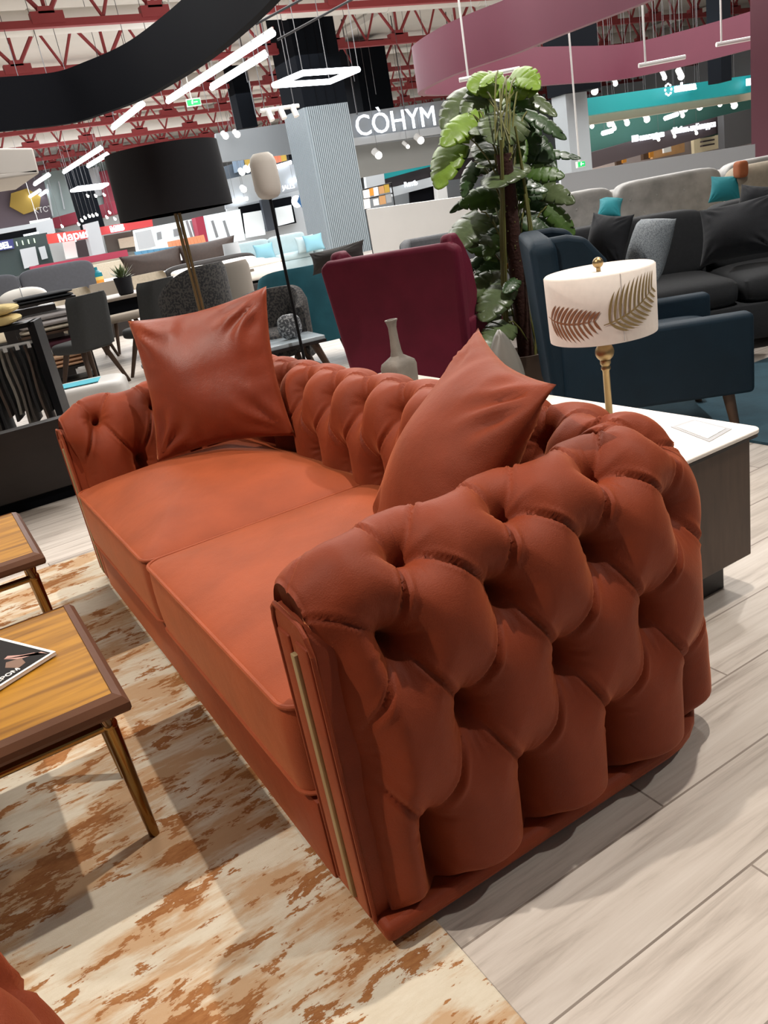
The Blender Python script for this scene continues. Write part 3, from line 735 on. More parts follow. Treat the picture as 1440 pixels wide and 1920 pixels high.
def frond(a0, z0, L, ang, n, up, dn, mir=1):
    """gold palm leaf lying on the drum: a0 = angle of its root, grows in (arc, z)"""
    b = B(); R2 = RSH+.0012
    def P(sv, zv): a = a0+mir*sv/RSH; return Vector((R2*math.cos(a), R2*math.sin(a), zv))
    def strip(c, wid):
        rows = []
        for i, (sv, zv) in enumerate(c):
            t = i/(len(c)-1); w = wid*(math.sin(PI*min(1, .12+t*.88)))**.8*.5+.0003
            q = c[min(i+1, len(c)-1)]; p = c[max(i-1, 0)]; d = math.hypot(q[0]-p[0], q[1]-p[1]); nx, nz = -(q[1]-p[1])/d, (q[0]-p[0])/d
            rows.append([P(sv+nx*w, zv+nz*w), P(sv-nx*w, zv-nz*w)])
        b.grid(rows)
    spine = [(L*t*math.cos(ang), z0+L*t*math.sin(ang)+.02*(t*t-t)*2) for t in [k/14 for k in range(15)]]
    strip(spine, .004)
    for k in range(n):
        t = .10+.88*k/(n-1); i = t*14; i0 = int(min(13, i)); fr = i-i0
        s0 = (spine[i0][0]+(spine[i0+1][0]-spine[i0][0])*fr, spine[i0][1]+(spine[i0+1][1]-spine[i0][1])*fr)
        ln = .078*(.42+.58*math.sin(PI*min(.95, .25+t*.72)))
        for sgn, k2 in ((1, up), (-1, dn)):
            c = []; aa = ang+sgn*1.15; px_, pz_ = s0
            for j in range(8):
                c.append((px_, pz_)); px_ += ln*k2/7*math.cos(aa); pz_ += ln*k2/7*math.sin(aa); aa -= sgn*.07*(1 if sgn > 0 else 1)
            strip(c, .0068)
    return b
va = math.atan2(CAM[1]-lamp.location.y, CAM[0]-lamp.location.x)
GOLDP = mat('printed_gold_leaf', '9a8458', .45, .4)
frond(va+.02, HB+.052, .175, .42, 11, 1.15, .8).build('palm_print', GOLDP, sh, fixn=False)
frond(va-1.22, HB+.078, .165, -.06, 11, .72, .78).build('palm_print', mat('printed_bronze_leaf', '9c6f52', .45, .4), sh, fixn=False)
B().tube([(RSH*1.001*math.cos(va+.36), RSH*1.001*math.sin(va+.36), z) for z in np.linspace(HB+.002, HT-.003, 6)], .0007, 6).build('seam', GREYLINE, sh)

# vase and leaf sculpture on the console
v = thing('bottle_vase', 'grey weathered ceramic bottle vase with square shoulders', 'vase', (1.33, 1.86, .497))
vb = FZ(757, 742, .497); v.location = (vb.x, vb.y, .497)
dv = (vb-Vector(CAM)).dot(Vector(_f)); sc = dv/FPX
hv = 142*sc
P = []
for z, r, e in ((0, 24, .35), (.02, 27, .35), (.25, 29, .35), (.40, 30, .35), (.455, 28, .4), (.50, 20, .55), (.54, 12.5, .8), (.60, 11, 1), (.75, 9, 1), (.90, 8.5, 1), (.96, 10.5, 1), (.99, 13, 1), (1.0, 13, 1), (1.0, 9, 1), (.95, 7, 1)):
    row = []
    for k in range(28):
        a = 2*PI*(k+.5)/28; cx, sx = math.cos(a), math.sin(a)
        row.append(Vector((math.copysign(abs(cx)**e, cx)*r*sc, math.copysign(abs(sx)**e, sx)*r*sc*.8, z*hv)))
    P.append(row)
bb = B(); V = bb.grid(P, closev=True, flip=True); bb.bm.faces.new(V[0]); ob = bb.build('bottle', CERAM, v); ob.rotation_euler = (0, 0, .25)
lf = B()
rows = []
for i in range(15):
    t = i/14; wd = .062*math.sin(PI*min(.999, .22+.78*t))**.75 if t < 1 else 0
    rows.append([Vector((wd*q, .035*(q*q-1)*(1-t*.4)+.05*t*t, .002+.27*t)) for q in np.linspace(-1, 1, 9)])
lf.grid(rows)
o = lf.build('leaf_bowl', STONEG, None); so = o.modifiers.new('thick', 'SOLIDIFY'); so.thickness = .008; so.offset = 0
q = FZ(958, 770, .497); o.location = (q.x, q.y, .4985); o.rotation_euler = (0, 0, math.atan2(_r0[1], _r0[0])); tag(o, 'smooth grey leaf shaped bowl standing upright behind the tipped pillow', 'bowl')
# ------------------------------------------------------------------ building shell
struct(B().box(70, 80, .15, (22, 30, 6.68)).build('ceiling', mat('white_roof_deck', 'd2cec6', .8, var=.05, vscale=.6), smooth=False))
struct(B().box(70, .2, 6.6, (22, 56, 3.3)).build('wall_back', LGREYP, smooth=False))
struct(B().box(.2, 80, 6.6, (46, 30, 3.3)).build('wall_right', LGREYP, smooth=False))
def truss(n, y, zl=5.5, zh=6.4):
    b = B(); x0, x1 = -6, 44
    b.box(x1-x0, .14, .13, ((x0+x1)/2, y, zl)); b.box(x1-x0, .14, .12, ((x0+x1)/2, y, zh))
    x = 1.72
    while x-2.15 > x0: x -= 2.15
    while x < x1:
        b.box(.62, .18, .20, (x, y, zl+.10)); b.box(.3, .18, .12, (x, y, zl+.22))
        for dx, th in ((-.62, .07), (0, .06), (.62, .07)): b.cyl((x, y, zl+.1), (x+dx, y, zh), th/2+.01, None, 6)
        b.cyl((x+1.07, y, zl+.06), (x+.66, y, zh), .035, None, 6); b.cyl((x+1.07, y, zl+.06), (x+1.48, y, zh), .035, None, 6)
        x += 2.15
    struct(b.build('trim_%d' % n, REDP, smooth=False))
for n, y in enumerate((12.9, 17.2, 21.45, 25.9, 30.6, 34.6, 38.8, 42.4, 46.5, 50.5)): truss(n+1, y)
b = B()
for x in np.arange(-4, 44, 6.2): b.box(.10, 50, .16, (x, 31, 6.46))
struct(b.build('trim_11', mat('white_purlins', 'cfccc6', .7), smooth=False))
for (y, z, r, k) in ((15.2, 6.1, .28, 0), (19.4, 6.05, .24, 1), (28.3, 6.1, .3, 2), (37, 6.1, .3, 3)):
    b = B().cyl((-6, y, z), (44, y, z), r, None, 20)
    for x in range(-5, 44, 3): b.cyl((x, y, z), (x+.06, y, z), r+.025, None, 20)
    tag(b.build('air_duct', mat('white_duct_%d' % k, 'd9d6d0', .5)), ['thick white air duct under the roof nearest the top edge of the picture', 'second white air duct counted from the top edge', 'white air duct crossing behind the black curved fascia', 'most distant white air duct near the back of the hall'][k], 'duct', 'white ducts under the roof')

# linear lamps: pairs of tubes hung on wires
LL = [((315, 190), (512, 62)), ((397, 165), (498, 103)), ((212, 240), (268, 195)), ((120, 323), (190, 278)), ((165, 312), (202, 290)), ((65, 346), (92, 328)), ((38, 380), (75, 357)), ((68, 371), (88, 358)), ((0, 393), (15, 380)), ((0, 412), (14, 397)), ((14, 405), (28, 396))]
LN = ['longest glowing tube lamp right of the black curved fascia', 'shorter glowing tube lamp below the longest one', 'glowing tube lamp emerging under the black fascia curve', 'glowing tube lamp just left of the black lampshade top', 'short tube lamp touching the left edge of the black lampshade', 'tube lamp right beside the white curved bulkhead corner', 'tube lamp in front of the yellow hexagon panel', 'short tube lamp right of the yellow hexagon panel', 'tube lamp at the left picture edge above the hexagon panel bottom', 'lower tube lamp at the left picture edge', 'smallest tube lamp near the left picture edge']
for (a, c), lb in zip(LL, LN):
    p, q = FZ(*a, 4.6), FZ(*c, 4.6); 
    if (p-q).length > 12: p = q+(p-q).normalized()*12
    m = (p+q)/2; t = thing('tube_lamp', lb, 'ceiling lamp', (m.x, m.y, 4.6), 0, 'glowing tube lamps in rows')
    d = q-p
    B().cyl(-d/2, d/2, .062, None, 12).build('light_tube', TUBE, t)
    w = B().box(.09, .05, .05, (0, 0, .075)); w = B().cyl(-d/2+Vector((0, 0, .08)), d/2+Vector((0, 0, .08)), .03, None, 8).build('housing', LAMPW, t)
    for f in (-.4, .4): B().cyl(d*f+Vector((0, 0, .08)), d*f+Vector((0, 0, 2.02)), .008, None, 6).build('hanger_wire', STEEL, t)
def frame_lamp(pts, z, label, r=.05):
    q = [FZ(*p, z) for p in pts]; c = sum(q, Vector())/4
    t = thing('frame_lamp', label, 'ceiling lamp', c, 0, 'rectangular frame lamps')
    for i in range(4): B().cyl(q[i]-c, q[(i+1) % 4]-c, r, None, 10).build('light_bar', TUBE, t)
    for i in range(4): B().cyl(q[i]-c, q[i]-c+Vector((0, 0, 6.62-z)), .007, None, 6).build('hanger_wire', STEEL, t)
frame_lamp([(513, 160), (568, 137), (672, 130), (618, 153)], 3.6, 'glowing rectangular frame lamp hanging in front of the dark column')
frame_lamp([(134, 358), (146, 352), (202, 345), (190, 352)], 3.6, 'small distant rectangular frame lamp over the grey glass wall', .05)

# ------------------------------------------------------------------ hanging fascias
def ribbon(name, bot, top, th, m, label, cat, side=1, group=None):
    """vertical hanging band with a real thickness"""
    n = len(bot); b = B(); bi, ti = [], []
    for i in range(n):
        d = (bot[min(i+1, n-1)]-bot[max(i-1, 0)]); nrm = Vector((-d.y, d.x, 0)).normalized()*th*side
        bi.append(bot[i]+nrm); ti.append(top[i]+nrm)
    b.grid([[bot[i], top[i], ti[i], bi[i]] for i in range(n)], closev=True)
    v0 = b.bm.verts[:] if False else None
    return tag(b.build(name, m, auto=50), label, cat, group)
def smooth_line(p, k=8):
    P = [2*p[0]-p[1]]+list(p)+[2*p[-1]-p[-2]]; o = []
    for i in range(1, len(P)-2):
        for t in np.linspace(0, 1, k, endpoint=False):
            t = float(t); o.append(.5*((2*P[i])+(-P[i-1]+P[i+1])*t+(2*P[i-1]-5*P[i]+4*P[i+1]-P[i+2])*t*t+(-P[i-1]+3*P[i]-3*P[i+1]+P[i+2])*t**3))
    o.append(P[-2]); return o
bl = smooth_line([FZ(*q, 3.31) for q in [(-260, 262), (-90, 256), (0, 248), (130, 233), (200, 213), (270, 187), (330, 155), (400, 110), (480, 45), (540, -15), (640, -140)]])
tl = [Vector((p.x, p.y, 4.06)) for p in bl]
ribbon('curved_fascia', bl, tl, .12, INK, 'black curved bulkhead band hanging at the upper left', 'bulkhead', -1)
bl = smooth_line([FZ(*q, 2.9) for q in [(-120, 480), (-40, 425), (0, 396), (40, 362), (66, 334), (70, 328)]])
wl = [FZ(*q, 3.0) for q in [(-120, 330), (-40, 332), (0, 330), (40, 327), (66, 328), (73, 333)]]
b = B().slab([FY(-60, 278, 9), FY(62, 277, 9), FY(74, 326, 9), FY(-60, 330, 9)], .12)
q0, q1, q2 = FY(-60, 330, 9), FY(74, 326, 9), FY(74, 326, 9)
z = q1.z
b.prism([(q0.x, 9), (q1.x, 9.0), (q1.x-.05, 10.5), (q0.x, 10.5)][:4], .06, Matrix.Translation((0, 0, z)))
tag(b.build('hanging_bulkhead', mat('white_bulkhead_paint', 'c9c3bc', .7), bevel=.02), 'off white hanging bulkhead at the left edge under the black band', 'bulkhead')
zb, zt = 2.64, 3.24
fr = [FZ(*q, zb) for q in [(1400, -95), (1300, -35), (1193, 10), (1107, 43), (1030, 73), (960, 102), (900, 122), (850, 140), (810, 158)]]
ti = [FZ(*q, zb) for q in [(787, 171), (784, 177), (792, 180)]]
fa_ = [FZ(*q, zb) for q in [(830, 180), (897, 175), (960, 166), (1037, 160), (1160, 150), (1260, 130), (1407, 93), (1500, 65)]]
line = smooth_line(fr+ti+fa_, 5)
ribbon('ring_fascia', line, [Vector((p.x, p.y, zt)) for p in line], .10, PLUM, 'plum coloured ring shaped bulkhead hanging at the upper right', 'bulkhead', -1)
for a, c, lb in (((1197, 119), (1285, 111), 'thin white unlit rail lamp hanging in front of the plum ring middle'), ((1343, 88), (1408, 68), 'thin white unlit rail lamp hanging beside the plum column'), ((860, 143), (975, 136), 'thin white rail lamp inside the plum ring above the plant')):
    p, q = D(*a, 9.5), D(*c, 9.5); m = (p+q)/2; q.z = p.z = m.z
    t = thing('rail_lamp', lb, 'ceiling lamp', m, 0, 'unlit white rail lamps')
    B().cyl(p-m, q-m, .025, None, 8).build('rail', LAMPW, t); B().cyl((q-m)*-.7, (q-m)*-.7+Vector((0, 0, 6.62-m.z)), .012, None, 6).build('drop_rod', LAMPW, t)
pc = D(1409, 285, 9.4)
t = thing('plum_column', 'plum coloured square column at the right picture edge', 'column', (pc.x+.45, pc.y-.45, 0))
B().box(.9, .9, 4.6, (0, 0, 2.3)).build('shaft', PLUMD, t, smooth=False)
B().box(.94, .94, .1, (0, 0, .05)).build('skirting', PLUM, t, smooth=False)

# ribbed column
t = thing('ribbed_column', 'big square column clad in grey ribs with a black upper shaft', 'column', (11.34, 21.16, 0))
b = B().box(1.32, 1.32, 3.95, (0, 0, 1.975))
for k in range(22):
    o = -.66+1.32*(k+.5)/22
    b.box(.036, .06, 3.95, (o, -.67, 1.975)); b.box(.06, .036, 3.95, (-.67, o, 1.975))
b.build('ribbed_cladding', RIB, t, smooth=False)
b = B().box(1.34, 1.34, 2.65, (0, 0, 5.275)); b.build('upper_shaft', COLBLK, t, smooth=False)
for k in (-.26, .04, .33): B().box(.022, .02, 2.64, (k, -.675, 5.275)).build('shaft_groove', INK, t, smooth=False)
for (px, py, d, w, h0, h1, lb) in ((676, 100, 28, 1.25, 4.2, 6.4, 'black distant column right behind the ribbed column top'), (458, 215, 26, .55, 4.2, 6.0, 'narrow black column between the tube lamps and the black lampshade'), (150, 345, 36, .9, 2.2, 5.0, 'black column in front of the grey glass wall at the far left'), (1068, 72, 16, .75, 2.6, 6.4, 'black column seen inside the plum ring'), (1349, 118, 18, .35, 2.4, 5.5, 'slim black post right of the turquoise sign text')):
    p = D(px, py, d); tag(B().box(w, w, h1-h0, (0, 0, (h0+h1)/2)).build('black_column', COLBLK, smooth=False), lb, 'column').location = (p.x, p.y, 0)
c = D(1066, 250, 16.4); xr = FY(1105, 240, c.y).x; yl = FX(1040, 255, c.x).y
b = B().box(xr-c.x, yl-c.y, 3.1, ((xr+c.x)/2, (yl+c.y)/2, 1.55)); tag(b.build('grey_column', mat('mid_grey_column', '8f969b', .6), smooth=False), 'plain light grey column between the plant and the turquoise shop', 'column')

# low white partition walls
def lowwall(name, a, c, th, m): 
    b = B(); a0 = Vector((a.x, a.y, 0)); c0 = Vector((c.x, c.y, 0)); b.slab([a, c, c0, a0], th); return struct(b.build(name, m, smooth=False))
lowwall('wall_left', D(686, 393, 9.6), D(1040, 345, 8.2), .12, WHITE)
lowwall('wall_middle', D(1051, 327, 8.2), D(1416, 270, 8.0), .12, PARTM)

# ------------------------------------------------------------------ distant shops
def PY_(pts, Y): return [FY(*q, Y) for q in pts]
def bd(o, name, pts, Y, m, th=.1, label=None): return B().slab(PY_(pts, Y), th).build(name, m, o, local=False, smooth=False, label=label)
def shop(name, label, cat, px, py, Y): p = FY(px, py, Y); return thing(name, label, cat, (p.x, p.y, 0))
def sign(o, name, body, px, py, Y, hpx, m, ang=None, sx=1, bold=0, px2=None):
    p = FY(px, py, Y); d = (p-Vector(CAM)).dot(Vector(_f)); s = hpx*d/FPX
    M = Matrix.Translation((p.x, p.y-.06, p.z)) @ Matrix.Rotation(PI/2, 4, 'X')
    return text(name, body, s, M, m, o, ext=.02, local=False, sx=sx, bold=bold) if False else _sg(o, name, body, s, M, m, sx, bold)
def _sg(o, name, body, s, M, m, sx, bold):
    M2 = M @ Matrix.Diagonal((sx, 1, 1, 1)); return text(name, body, s, M2, m, o, ext=.02, local=False, bold=bold)

# sign wall with the white letters
s = shop('sign_bulkhead', 'grey bulkhead behind the ribbed column with glowing white letters', 'sign', 740, 230, 23.5)
bd(s, 'fascia', [(405, 250), (900, 178), (905, 245), (408, 305)], 23.5, GREYP, .15)
bd(s, 'lower_edge', [(640, 262), (905, 226), (906, 240), (642, 276)], 23.4, LGREYP, .2)
bd(s, 'soffit_panel', [(655, 277), (905, 240), (910, 290), (668, 335)], 24.5, mat('soffit_grey', '9a9b98', .8), .1)
hang(s, [FY(x_, 215, 23.45) for x_ in (670, 760, 860, 480)], .02)
sign(s, 'sign_letters', 'CÒHYM', 742, 229, 23.4, 50, GLOW, bold=.0)
for (px, py) in ((709, 290), (788, 262), (764, 274)):
    p = FY(px, py, 23.0); tt = thing('spotlight', {709: 'glowing spotlight left of the small turquoise sign', 788: 'brightest spotlight above the small turquoise sign', 764: 'tiny spotlight between two brighter ones over the turquoise sign'}[px], 'spotlight', p, 0, 'spotlights under the grey sign'); hang(tt, [p])
    B().cyl((0, 0, 0), (-.04, .16, .14), .11 if px != 764 else .06, None, 14).build('housing', LAMPW, tt); B().sphere((0, -.02, -.02), .115 if px != 764 else .06, n=12).build('lens', BULB, tt)
# shop behind, left of plant
s = shop('turquoise_shop', 'small turquoise shop front left of the plant with glowing logo', 'shop', 790, 300, 32)
bd(s, 'fascia', [(718, 310), (905, 248), (905, 285), (720, 336)], 32, TEALP, .2)
bd(s, 'dark_header', [(716, 334), (905, 290), (905, 330), (720, 352)], 32.4, DKBROWN, .2)
bd(s, 'light_header', [(735, 352), (835, 325), (838, 342), (738, 368)], 32.1, LGREYP, .2)
bd(s, 'interior_wall', [(690, 330), (960, 300), (960, 400), (690, 450)], 33.5, GREYP, .1)
bd(s, 'dark_doorway', [(768, 354), (820, 341), (822, 372), (770, 385)], 32.3, INK, .1)
bd(s, 'white_pillar', [(815, 308), (832, 303), (840, 372), (822, 377)], 31.9, LWHITE, .3)
bd(s, 'grey_panel', [(682, 300), (716, 290), (722, 345), (688, 353)], 31.6, LGREYP, .2)
sign(s, 'sign_letters', 'askona', 781, 283, 31.9, 17, GLOW, bold=.006)
sign(s, 'header_letters', 'Rатib', 769, 345, 32.0, 13, GLOW)
def logo_ring(o, px, py, Y, r, m, name='logo'):
    p = FY(px, py, Y); b = B()
    for k in range(8):
        a = 2*PI*k/8; b.soft(r*.62, .04, r*.42, e=.8, M=Matrix.Translation((p.x+r*math.cos(a), p.y-.06, p.z+r*1.15*math.sin(a))) @ Matrix.Rotation(-a-PI/2, 4, 'Y'), n=10)
    return b.build(name, m, o, local=False)
logo_ring(s, 760, 286, 31.9, .12, GLOW)
sign(s, 'sign_letters', 'Ask', 876, 258, 31.9, 15, GLOW)
# picture shelf by the low wall
ps = thing('picture_rack', 'black wire rack of small pictures behind the low white wall', 'rack', FY(705, 375, 12.8)); ps.location.z = 0
z0 = FY(690, 395, 12.8).z; 
for (px0, py0, px1, py1, m) in ((681, 357, 692, 372, PAPER), (692, 354, 699, 368, ORGP), (700, 352, 708, 368, PAPER), (710, 350, 719, 364, SKINP), (720, 347, 729, 362, YELP), (682, 374, 693, 392, PAPER), (700, 374, 709, 386, LWHITE), (711, 368, 722, 384, SKINP), (723, 365, 733, 381, GREYP)):
    bd(ps, 'picture', [(px0, py0), (px1, py0-2), (px1+2, py1-2), (px0+2, py1)], 12.8, m, .02)
b = B()
for (a, c) in (((680, 356), (686, 396)), ((734, 344), (740, 384)), ((680, 356), (734, 343)), ((683, 374), (737, 362))): b.cyl(FY(*a, 12.85), FY(*c, 12.85), .012, None, 6)
pz = FY(686, 396, 12.85); b.cyl(pz, Vector((pz.x, pz.y, 0)), .012, None, 6); pz = FY(740, 384, 12.85); b.cyl(pz, Vector((pz.x, pz.y, 0)), .012, None, 6)
b.build('wire_frame', BLACKM, ps, local=False)

# right turquoise shop
s = shop('turquoise_store', 'wide turquoise store front at the right with glowing round logo', 'shop', 1260, 165, 13)
bd(s, 'fascia', [(1101, 184), (1412, 140), (1412, 172), (1102, 216)], 13, TEALP, .25)
bd(s, 'ceiling_edge', [(1101, 216), (1412, 172), (1412, 186), (1102, 234)], 13.4, mat('beige_soffit', 'a39b88', .8), .2)
bd(s, 'dark_ceiling', [(1101, 232), (1412, 184), (1412, 240), (1102, 300)], 15.3, mat('dark_green_soffit', '2f5a52', .8), .1)
sign(s, 'sign_letters', 'askona', 1281, 164, 12.9, 21, GLOW, bold=.006)
logo_ring(s, 1249, 169, 12.9, .10, GLOW)
sign(s, 'sign_letters', 'ко', 1402, 154, 12.9, 16, GLOW, bold=.02)
s2 = shop('furniture_store', 'dark store front with glowing white lettering under the turquoise band', 'shop', 1250, 250, 15)
bd(s2, 'fascia', [(1101, 288), (1360, 215), (1360, 246), (1102, 318)], 15, DKBROWN, .2)
bd(s2, 'interior_wall', [(1101, 300), (1420, 225), (1420, 300), (1102, 345)], 16.5, mat('taupe_interior', '8d8382', .7), .1)
bd(s2, 'brown_wall', [(1222, 262), (1283, 250), (1284, 285), (1224, 298)], 16.2, SKINP, .1)
bd(s2, 'white_wall', [(1104, 284), (1150, 274), (1153, 312), (1106, 322)], 15.8, mat('pale_pink_wall', 'cfc0bc', .7), .1)
bd(s2, 'cream_shelf_wall', [(1300, 252), (1358, 238), (1358, 276), (1302, 288)], 16.2, mat('glowing_cream_shelving', 'c3b595', .7, emit=.2), .1)  # shelf wall given a slight glow though it is no lamp
for k in range(3): bd(s2, 'shelf', [(1318, 256+k*8), (1340, 252+k*8), (1340, 255+k*8), (1318, 259+k*8)], 16.1, DKBROWN, .1)
for px in (1155, 1206): 
    bd(s2, 'brown_door', [(px, 292-(px-1155)*.2), (px+12, 290-(px-1155)*.2), (px+13, 308-(px-1155)*.2), (px+1, 310-(px-1155)*.2)], 16.0, BROWNW, .1)
    bd(s2, 'orange_door_frame', [(px+12, 290-(px-1155)*.2), (px+19, 288-(px-1155)*.2), (px+20, 304-(px-1155)*.2), (px+13, 306-(px-1155)*.2)], 15.95, ORGP, .1)  # plain orange strip beside the brown door
bd(s2, 'picture', [(1244, 276), (1258, 273), (1259, 284), (1245, 287)], 16.0, LWHITE, .05)
bd(s2, 'dark_wall', [(1357, 216), (1412, 203), (1412, 268), (1359, 280)], 14.7, mat('charcoal_wall', '474749', .7), .2)
sign(s2, 'sign_letters', 'ПВ пинскдрев', 1212, 257, 14.9, 14.5, GLOW, bold=.004, sx=.86)
sign(s2, 'sign_letters', 'Мебель из Беларуси', 1299, 240, 14.9, 14.5, GLOW, bold=.004, sx=.80)
for (px, py, r) in [(1115, 171, 1.2), (1154, 157, .8), (1246, 146, .8), (1277, 144, 1.1), (1347, 137, 1.3), (1154, 216, .8), (1143, 233, 1), (1152, 241, .8), (1110, 237, .8), (1176, 231, 1), (1213, 224, 1.2), (1285, 205, 1), (1312, 201, 1.2), (1350, 196, .9), (1377, 198, 1.3), (1190, 208, .8), (1280, 217, .8), (1235, 262, .6), (1265, 256, .6), (1306, 250, .6)]:
    p = FY(px, py, 12.4 if py < 175 else 14.2); tt = thing('spotlight', 'small glowing spotlight above the right hand store front lettering' if py > 190 else 'small glowing spotlight level with the right turquoise band', 'spotlight', p, 0, 'spotlights under the store ceiling' if py > 190 else 'spotlights at the turquoise band'); hang(tt, [p], .004)
    B().cyl((0, 0, .02), (.03, .1, .16), .06*r, None, 10).build('housing', LAMPW, tt); B().sphere((0, 0, 0), .062*r, n=10).build('lens', BULB, tt)
for (a, c, lb) in (((1270, 196), (1318, 182), 'glowing bar lamp right under the turquoise band'), ((1330, 184), (1347, 180), 'short glowing bar lamp right of the longer one'), ((1170, 215), (1218, 205), 'glowing bar lamp at the left of the store ceiling'), ((1247, 222), (1270, 214), 'bright thick bar lamp above the lettering'), ((1130, 250), (1148, 245), 'lowest glowing bar lamp left above the lettering'), ((1252, 76), (1320, 56), 'glowing bar lamp hanging inside the plum ring'), ((1325, 55), (1355, 44), 'second glowing bar lamp inside the plum ring'), ((1224, 84), (1233, 82), 'tiny glowing lamp left inside the plum ring'), ((897, 202), (940, 188), 'glowing bar lamp seen through the plant leaves')):
    Y = 14.0 if a[1] > 100 else 12.5; p, q = FY(*a, Y), FY(*c, Y); m = (p+q)/2
    o = tag(B().cyl(p-m, q-m, .05, None, 10).build('bar_lamp', TUBE), lb, 'ceiling lamp', 'distant glowing bar lamps'); o.location = m; hang(o, [p.lerp(q, .2), p.lerp(q, .8)], .004)
def exit_sign(px, py, d, w, h, label, wire):
    p = D(px, py, d); t = thing('exit_sign', label, 'sign', p, -YAW+.3)
    B().box(w, .05, h, (0, 0, 0)).build('sign_body', LWHITE, t, smooth=False)
    B().box(w*.9, .01, h*.72, (0, -.03, -.02*h)).build('green_panel', GREEN, t, smooth=False)
    f = B().box(w*.08, .006, h*.35, (-w*.12, -.038, -.05*h)); f.sphere((-w*.08, -.038, h*.2), h*.09, n=8); f.box(w*.26, .006, h*.10, (w*.12, -.038, 0)); f.build('running_figure', GLOW, t, smooth=False)
    if True: B().cyl((-w*.1, 0, h/2), (-w*.1, 0, 6.62-p.z), .012, None, 6).build('drop_rod', LAMPW, t)
exit_sign(363, 192, 15, .27, .13, 'green emergency exit sign hanging under the longest tube lamp', .3)
exit_sign(79, 426, 30, .75, .55, 'square green emergency exit sign on the pale wall at the far left', 0)
exit_sign(1088, 308, 10.5, .11, .08, 'little green emergency exit sign on the grey column', 0)

# far left shops
s = shop('mauve_wall_panel', 'mauve upper wall with a yellow hexagon emblem at the far left', 'wall panel', 40, 390, 46)
bd(s, 'panel', [(-60, 340), (92, 318), (104, 412), (-60, 438)], 46, MAUVE, .2)
p = FY(47, 378, 45.8); d = (p-Vector(CAM)).dot(Vector(_f)); b = B()
b.prism([(1.0*.82*math.cos(2*PI*k/6+.2), .62*math.sin(2*PI*k/6+.2)) for k in range(6)], .1, Matrix.Translation(p) @ Matrix.Rotation(PI/2, 4, 'X')); b.build('hexagon', YELP, s, local=False, smooth=False)
sign(s, 'letters', 'КТСТИЖ', 92, 392, 45.7, 13, LWHITE)
s = shop('grey_glass_wall', 'grey green glass wall left of the black lampshade', 'wall panel', 130, 370, 44)
bd(s, 'glass', [(80, 325), (235, 295), (250, 385), (100, 412)], 44, GGREY, .15)
bd(s, 'white_strip', [(158, 318), (186, 312), (196, 365), (168, 372)], 43.8, LGREYP, .1)
bd(s, 'red_section', [(186, 322), (232, 312), (244, 380), (197, 390)], 43.7, REDW, .1)
bd(s, 'window_bar', [(88, 345), (90, 345), (100, 405), (98, 405)], 43.8, LGREYP, .1)
bd(s, 'window_bar', [(109, 340), (111, 340), (122, 392), (120, 392)], 43.8, LGREYP, .1)
s = shop('red_bulkhead', 'red hanging band left of the black lampshade', 'bulkhead', 160, 405, 36)
B().slab([D(98, 409, 40), D(240, 370, 36), D(243, 394, 36), D(102, 428, 40)], .2).build('band', REDW, s, local=False, smooth=False)
B().slab([D(102, 428, 40.3), D(243, 394, 36.3), D(246, 432, 38), D(150, 442, 40)], .1).build('soffit', LGREYP, s, local=False, smooth=False)
for (px, py) in ((154, 414), (160, 409), (175, 405), (182, 403), (168, 406), (201, 408), (206, 399), (117, 425), (148, 421), (165, 368), (180, 368), (196, 366), (216, 411)):
    p = D(px, py, 35.5); tt = thing('spotlight', 'tiny glowing spotlight along the red band at the far left', 'spotlight', p, 0, 'spotlights along the red band'); hang(tt, [p])
    B().cyl((0, .05, .0), (0, .14, .08), .045, None, 8).build('housing', LAMPW, tt); B().sphere((0, 0, 0), .055, n=8).build('lens', BULB, tt)
s = shop('white_trim_wall', 'pale wall section carrying the square exit sign', 'wall panel', 40, 432, 31)
bd(s, 'panel', [(66, 418), (98, 410), (104, 436), (72, 444)], 31, LGREYP, .1)
bd(s, 'trim_band', [(-40, 436), (66, 418), (68, 426), (-40, 446)], 31, LGREYP, .2)
bd(s, 'dark_gap', [(-40, 446), (70, 426), (74, 446), (-40, 462)], 32, INK, .1)
bd(s, 'light_bar', [(44, 440), (72, 434), (73, 438), (45, 443)], 31, GLOW, .06)
s = shop('dark_green_shop', 'dark green shop front with a blue lit sign at the left edge', 'shop', 40, 480, 30)
bd(s, 'front', [(-60, 462), (88, 436), (104, 500), (-60, 540)], 30, DKGREEN, .2)
bd(s, 'blue_header', [(-40, 458), (24, 448), (27, 466), (-40, 476)], 29.9, mat('blue_lit_header', '2b2f66', .5), .05)
sign(s, 'sign_letters', 'BEL', 8, 461, 29.8, 15, GLOW, bold=.01)
for k in range(4): bd(s, 'lit_slot', [(30+k*11, 453-k*2), (31.5+k*11, 453-k*2), (33.5+k*11, 461-k*2), (32+k*11, 461-k*2)], 29.9, mat('green_white_slot_%d' % k, 'd6f0c8', .5, emit=1.5), .05)
bd(s, 'white_screen', [(37, 468), (66, 462), (73, 496), (46, 504)], 29.8, LGREYP, .05)
bd(s, 'light_panel', [(72, 464), (84, 461), (90, 484), (79, 487)], 29.8, LGREYP, .05)
s = shop('red_sign_shop', 'red kitchen shop front with a white script sign', 'shop', 130, 450, 28)
bd(s, 'fascia', [(88, 439), (164, 430), (167, 447), (92, 457)], 28, mat('bright_red_fascia', 'cf4038', .5), .2)
bd(s, 'interior', [(92, 457), (245, 430), (252, 480), (104, 500)], 29, mat('grey_shop_interior', '9da2a2', .7), .1)
bd(s, 'white_board', [(118, 454), (140, 451), (146, 482), (124, 486)], 28.6, LWHITE, .1)
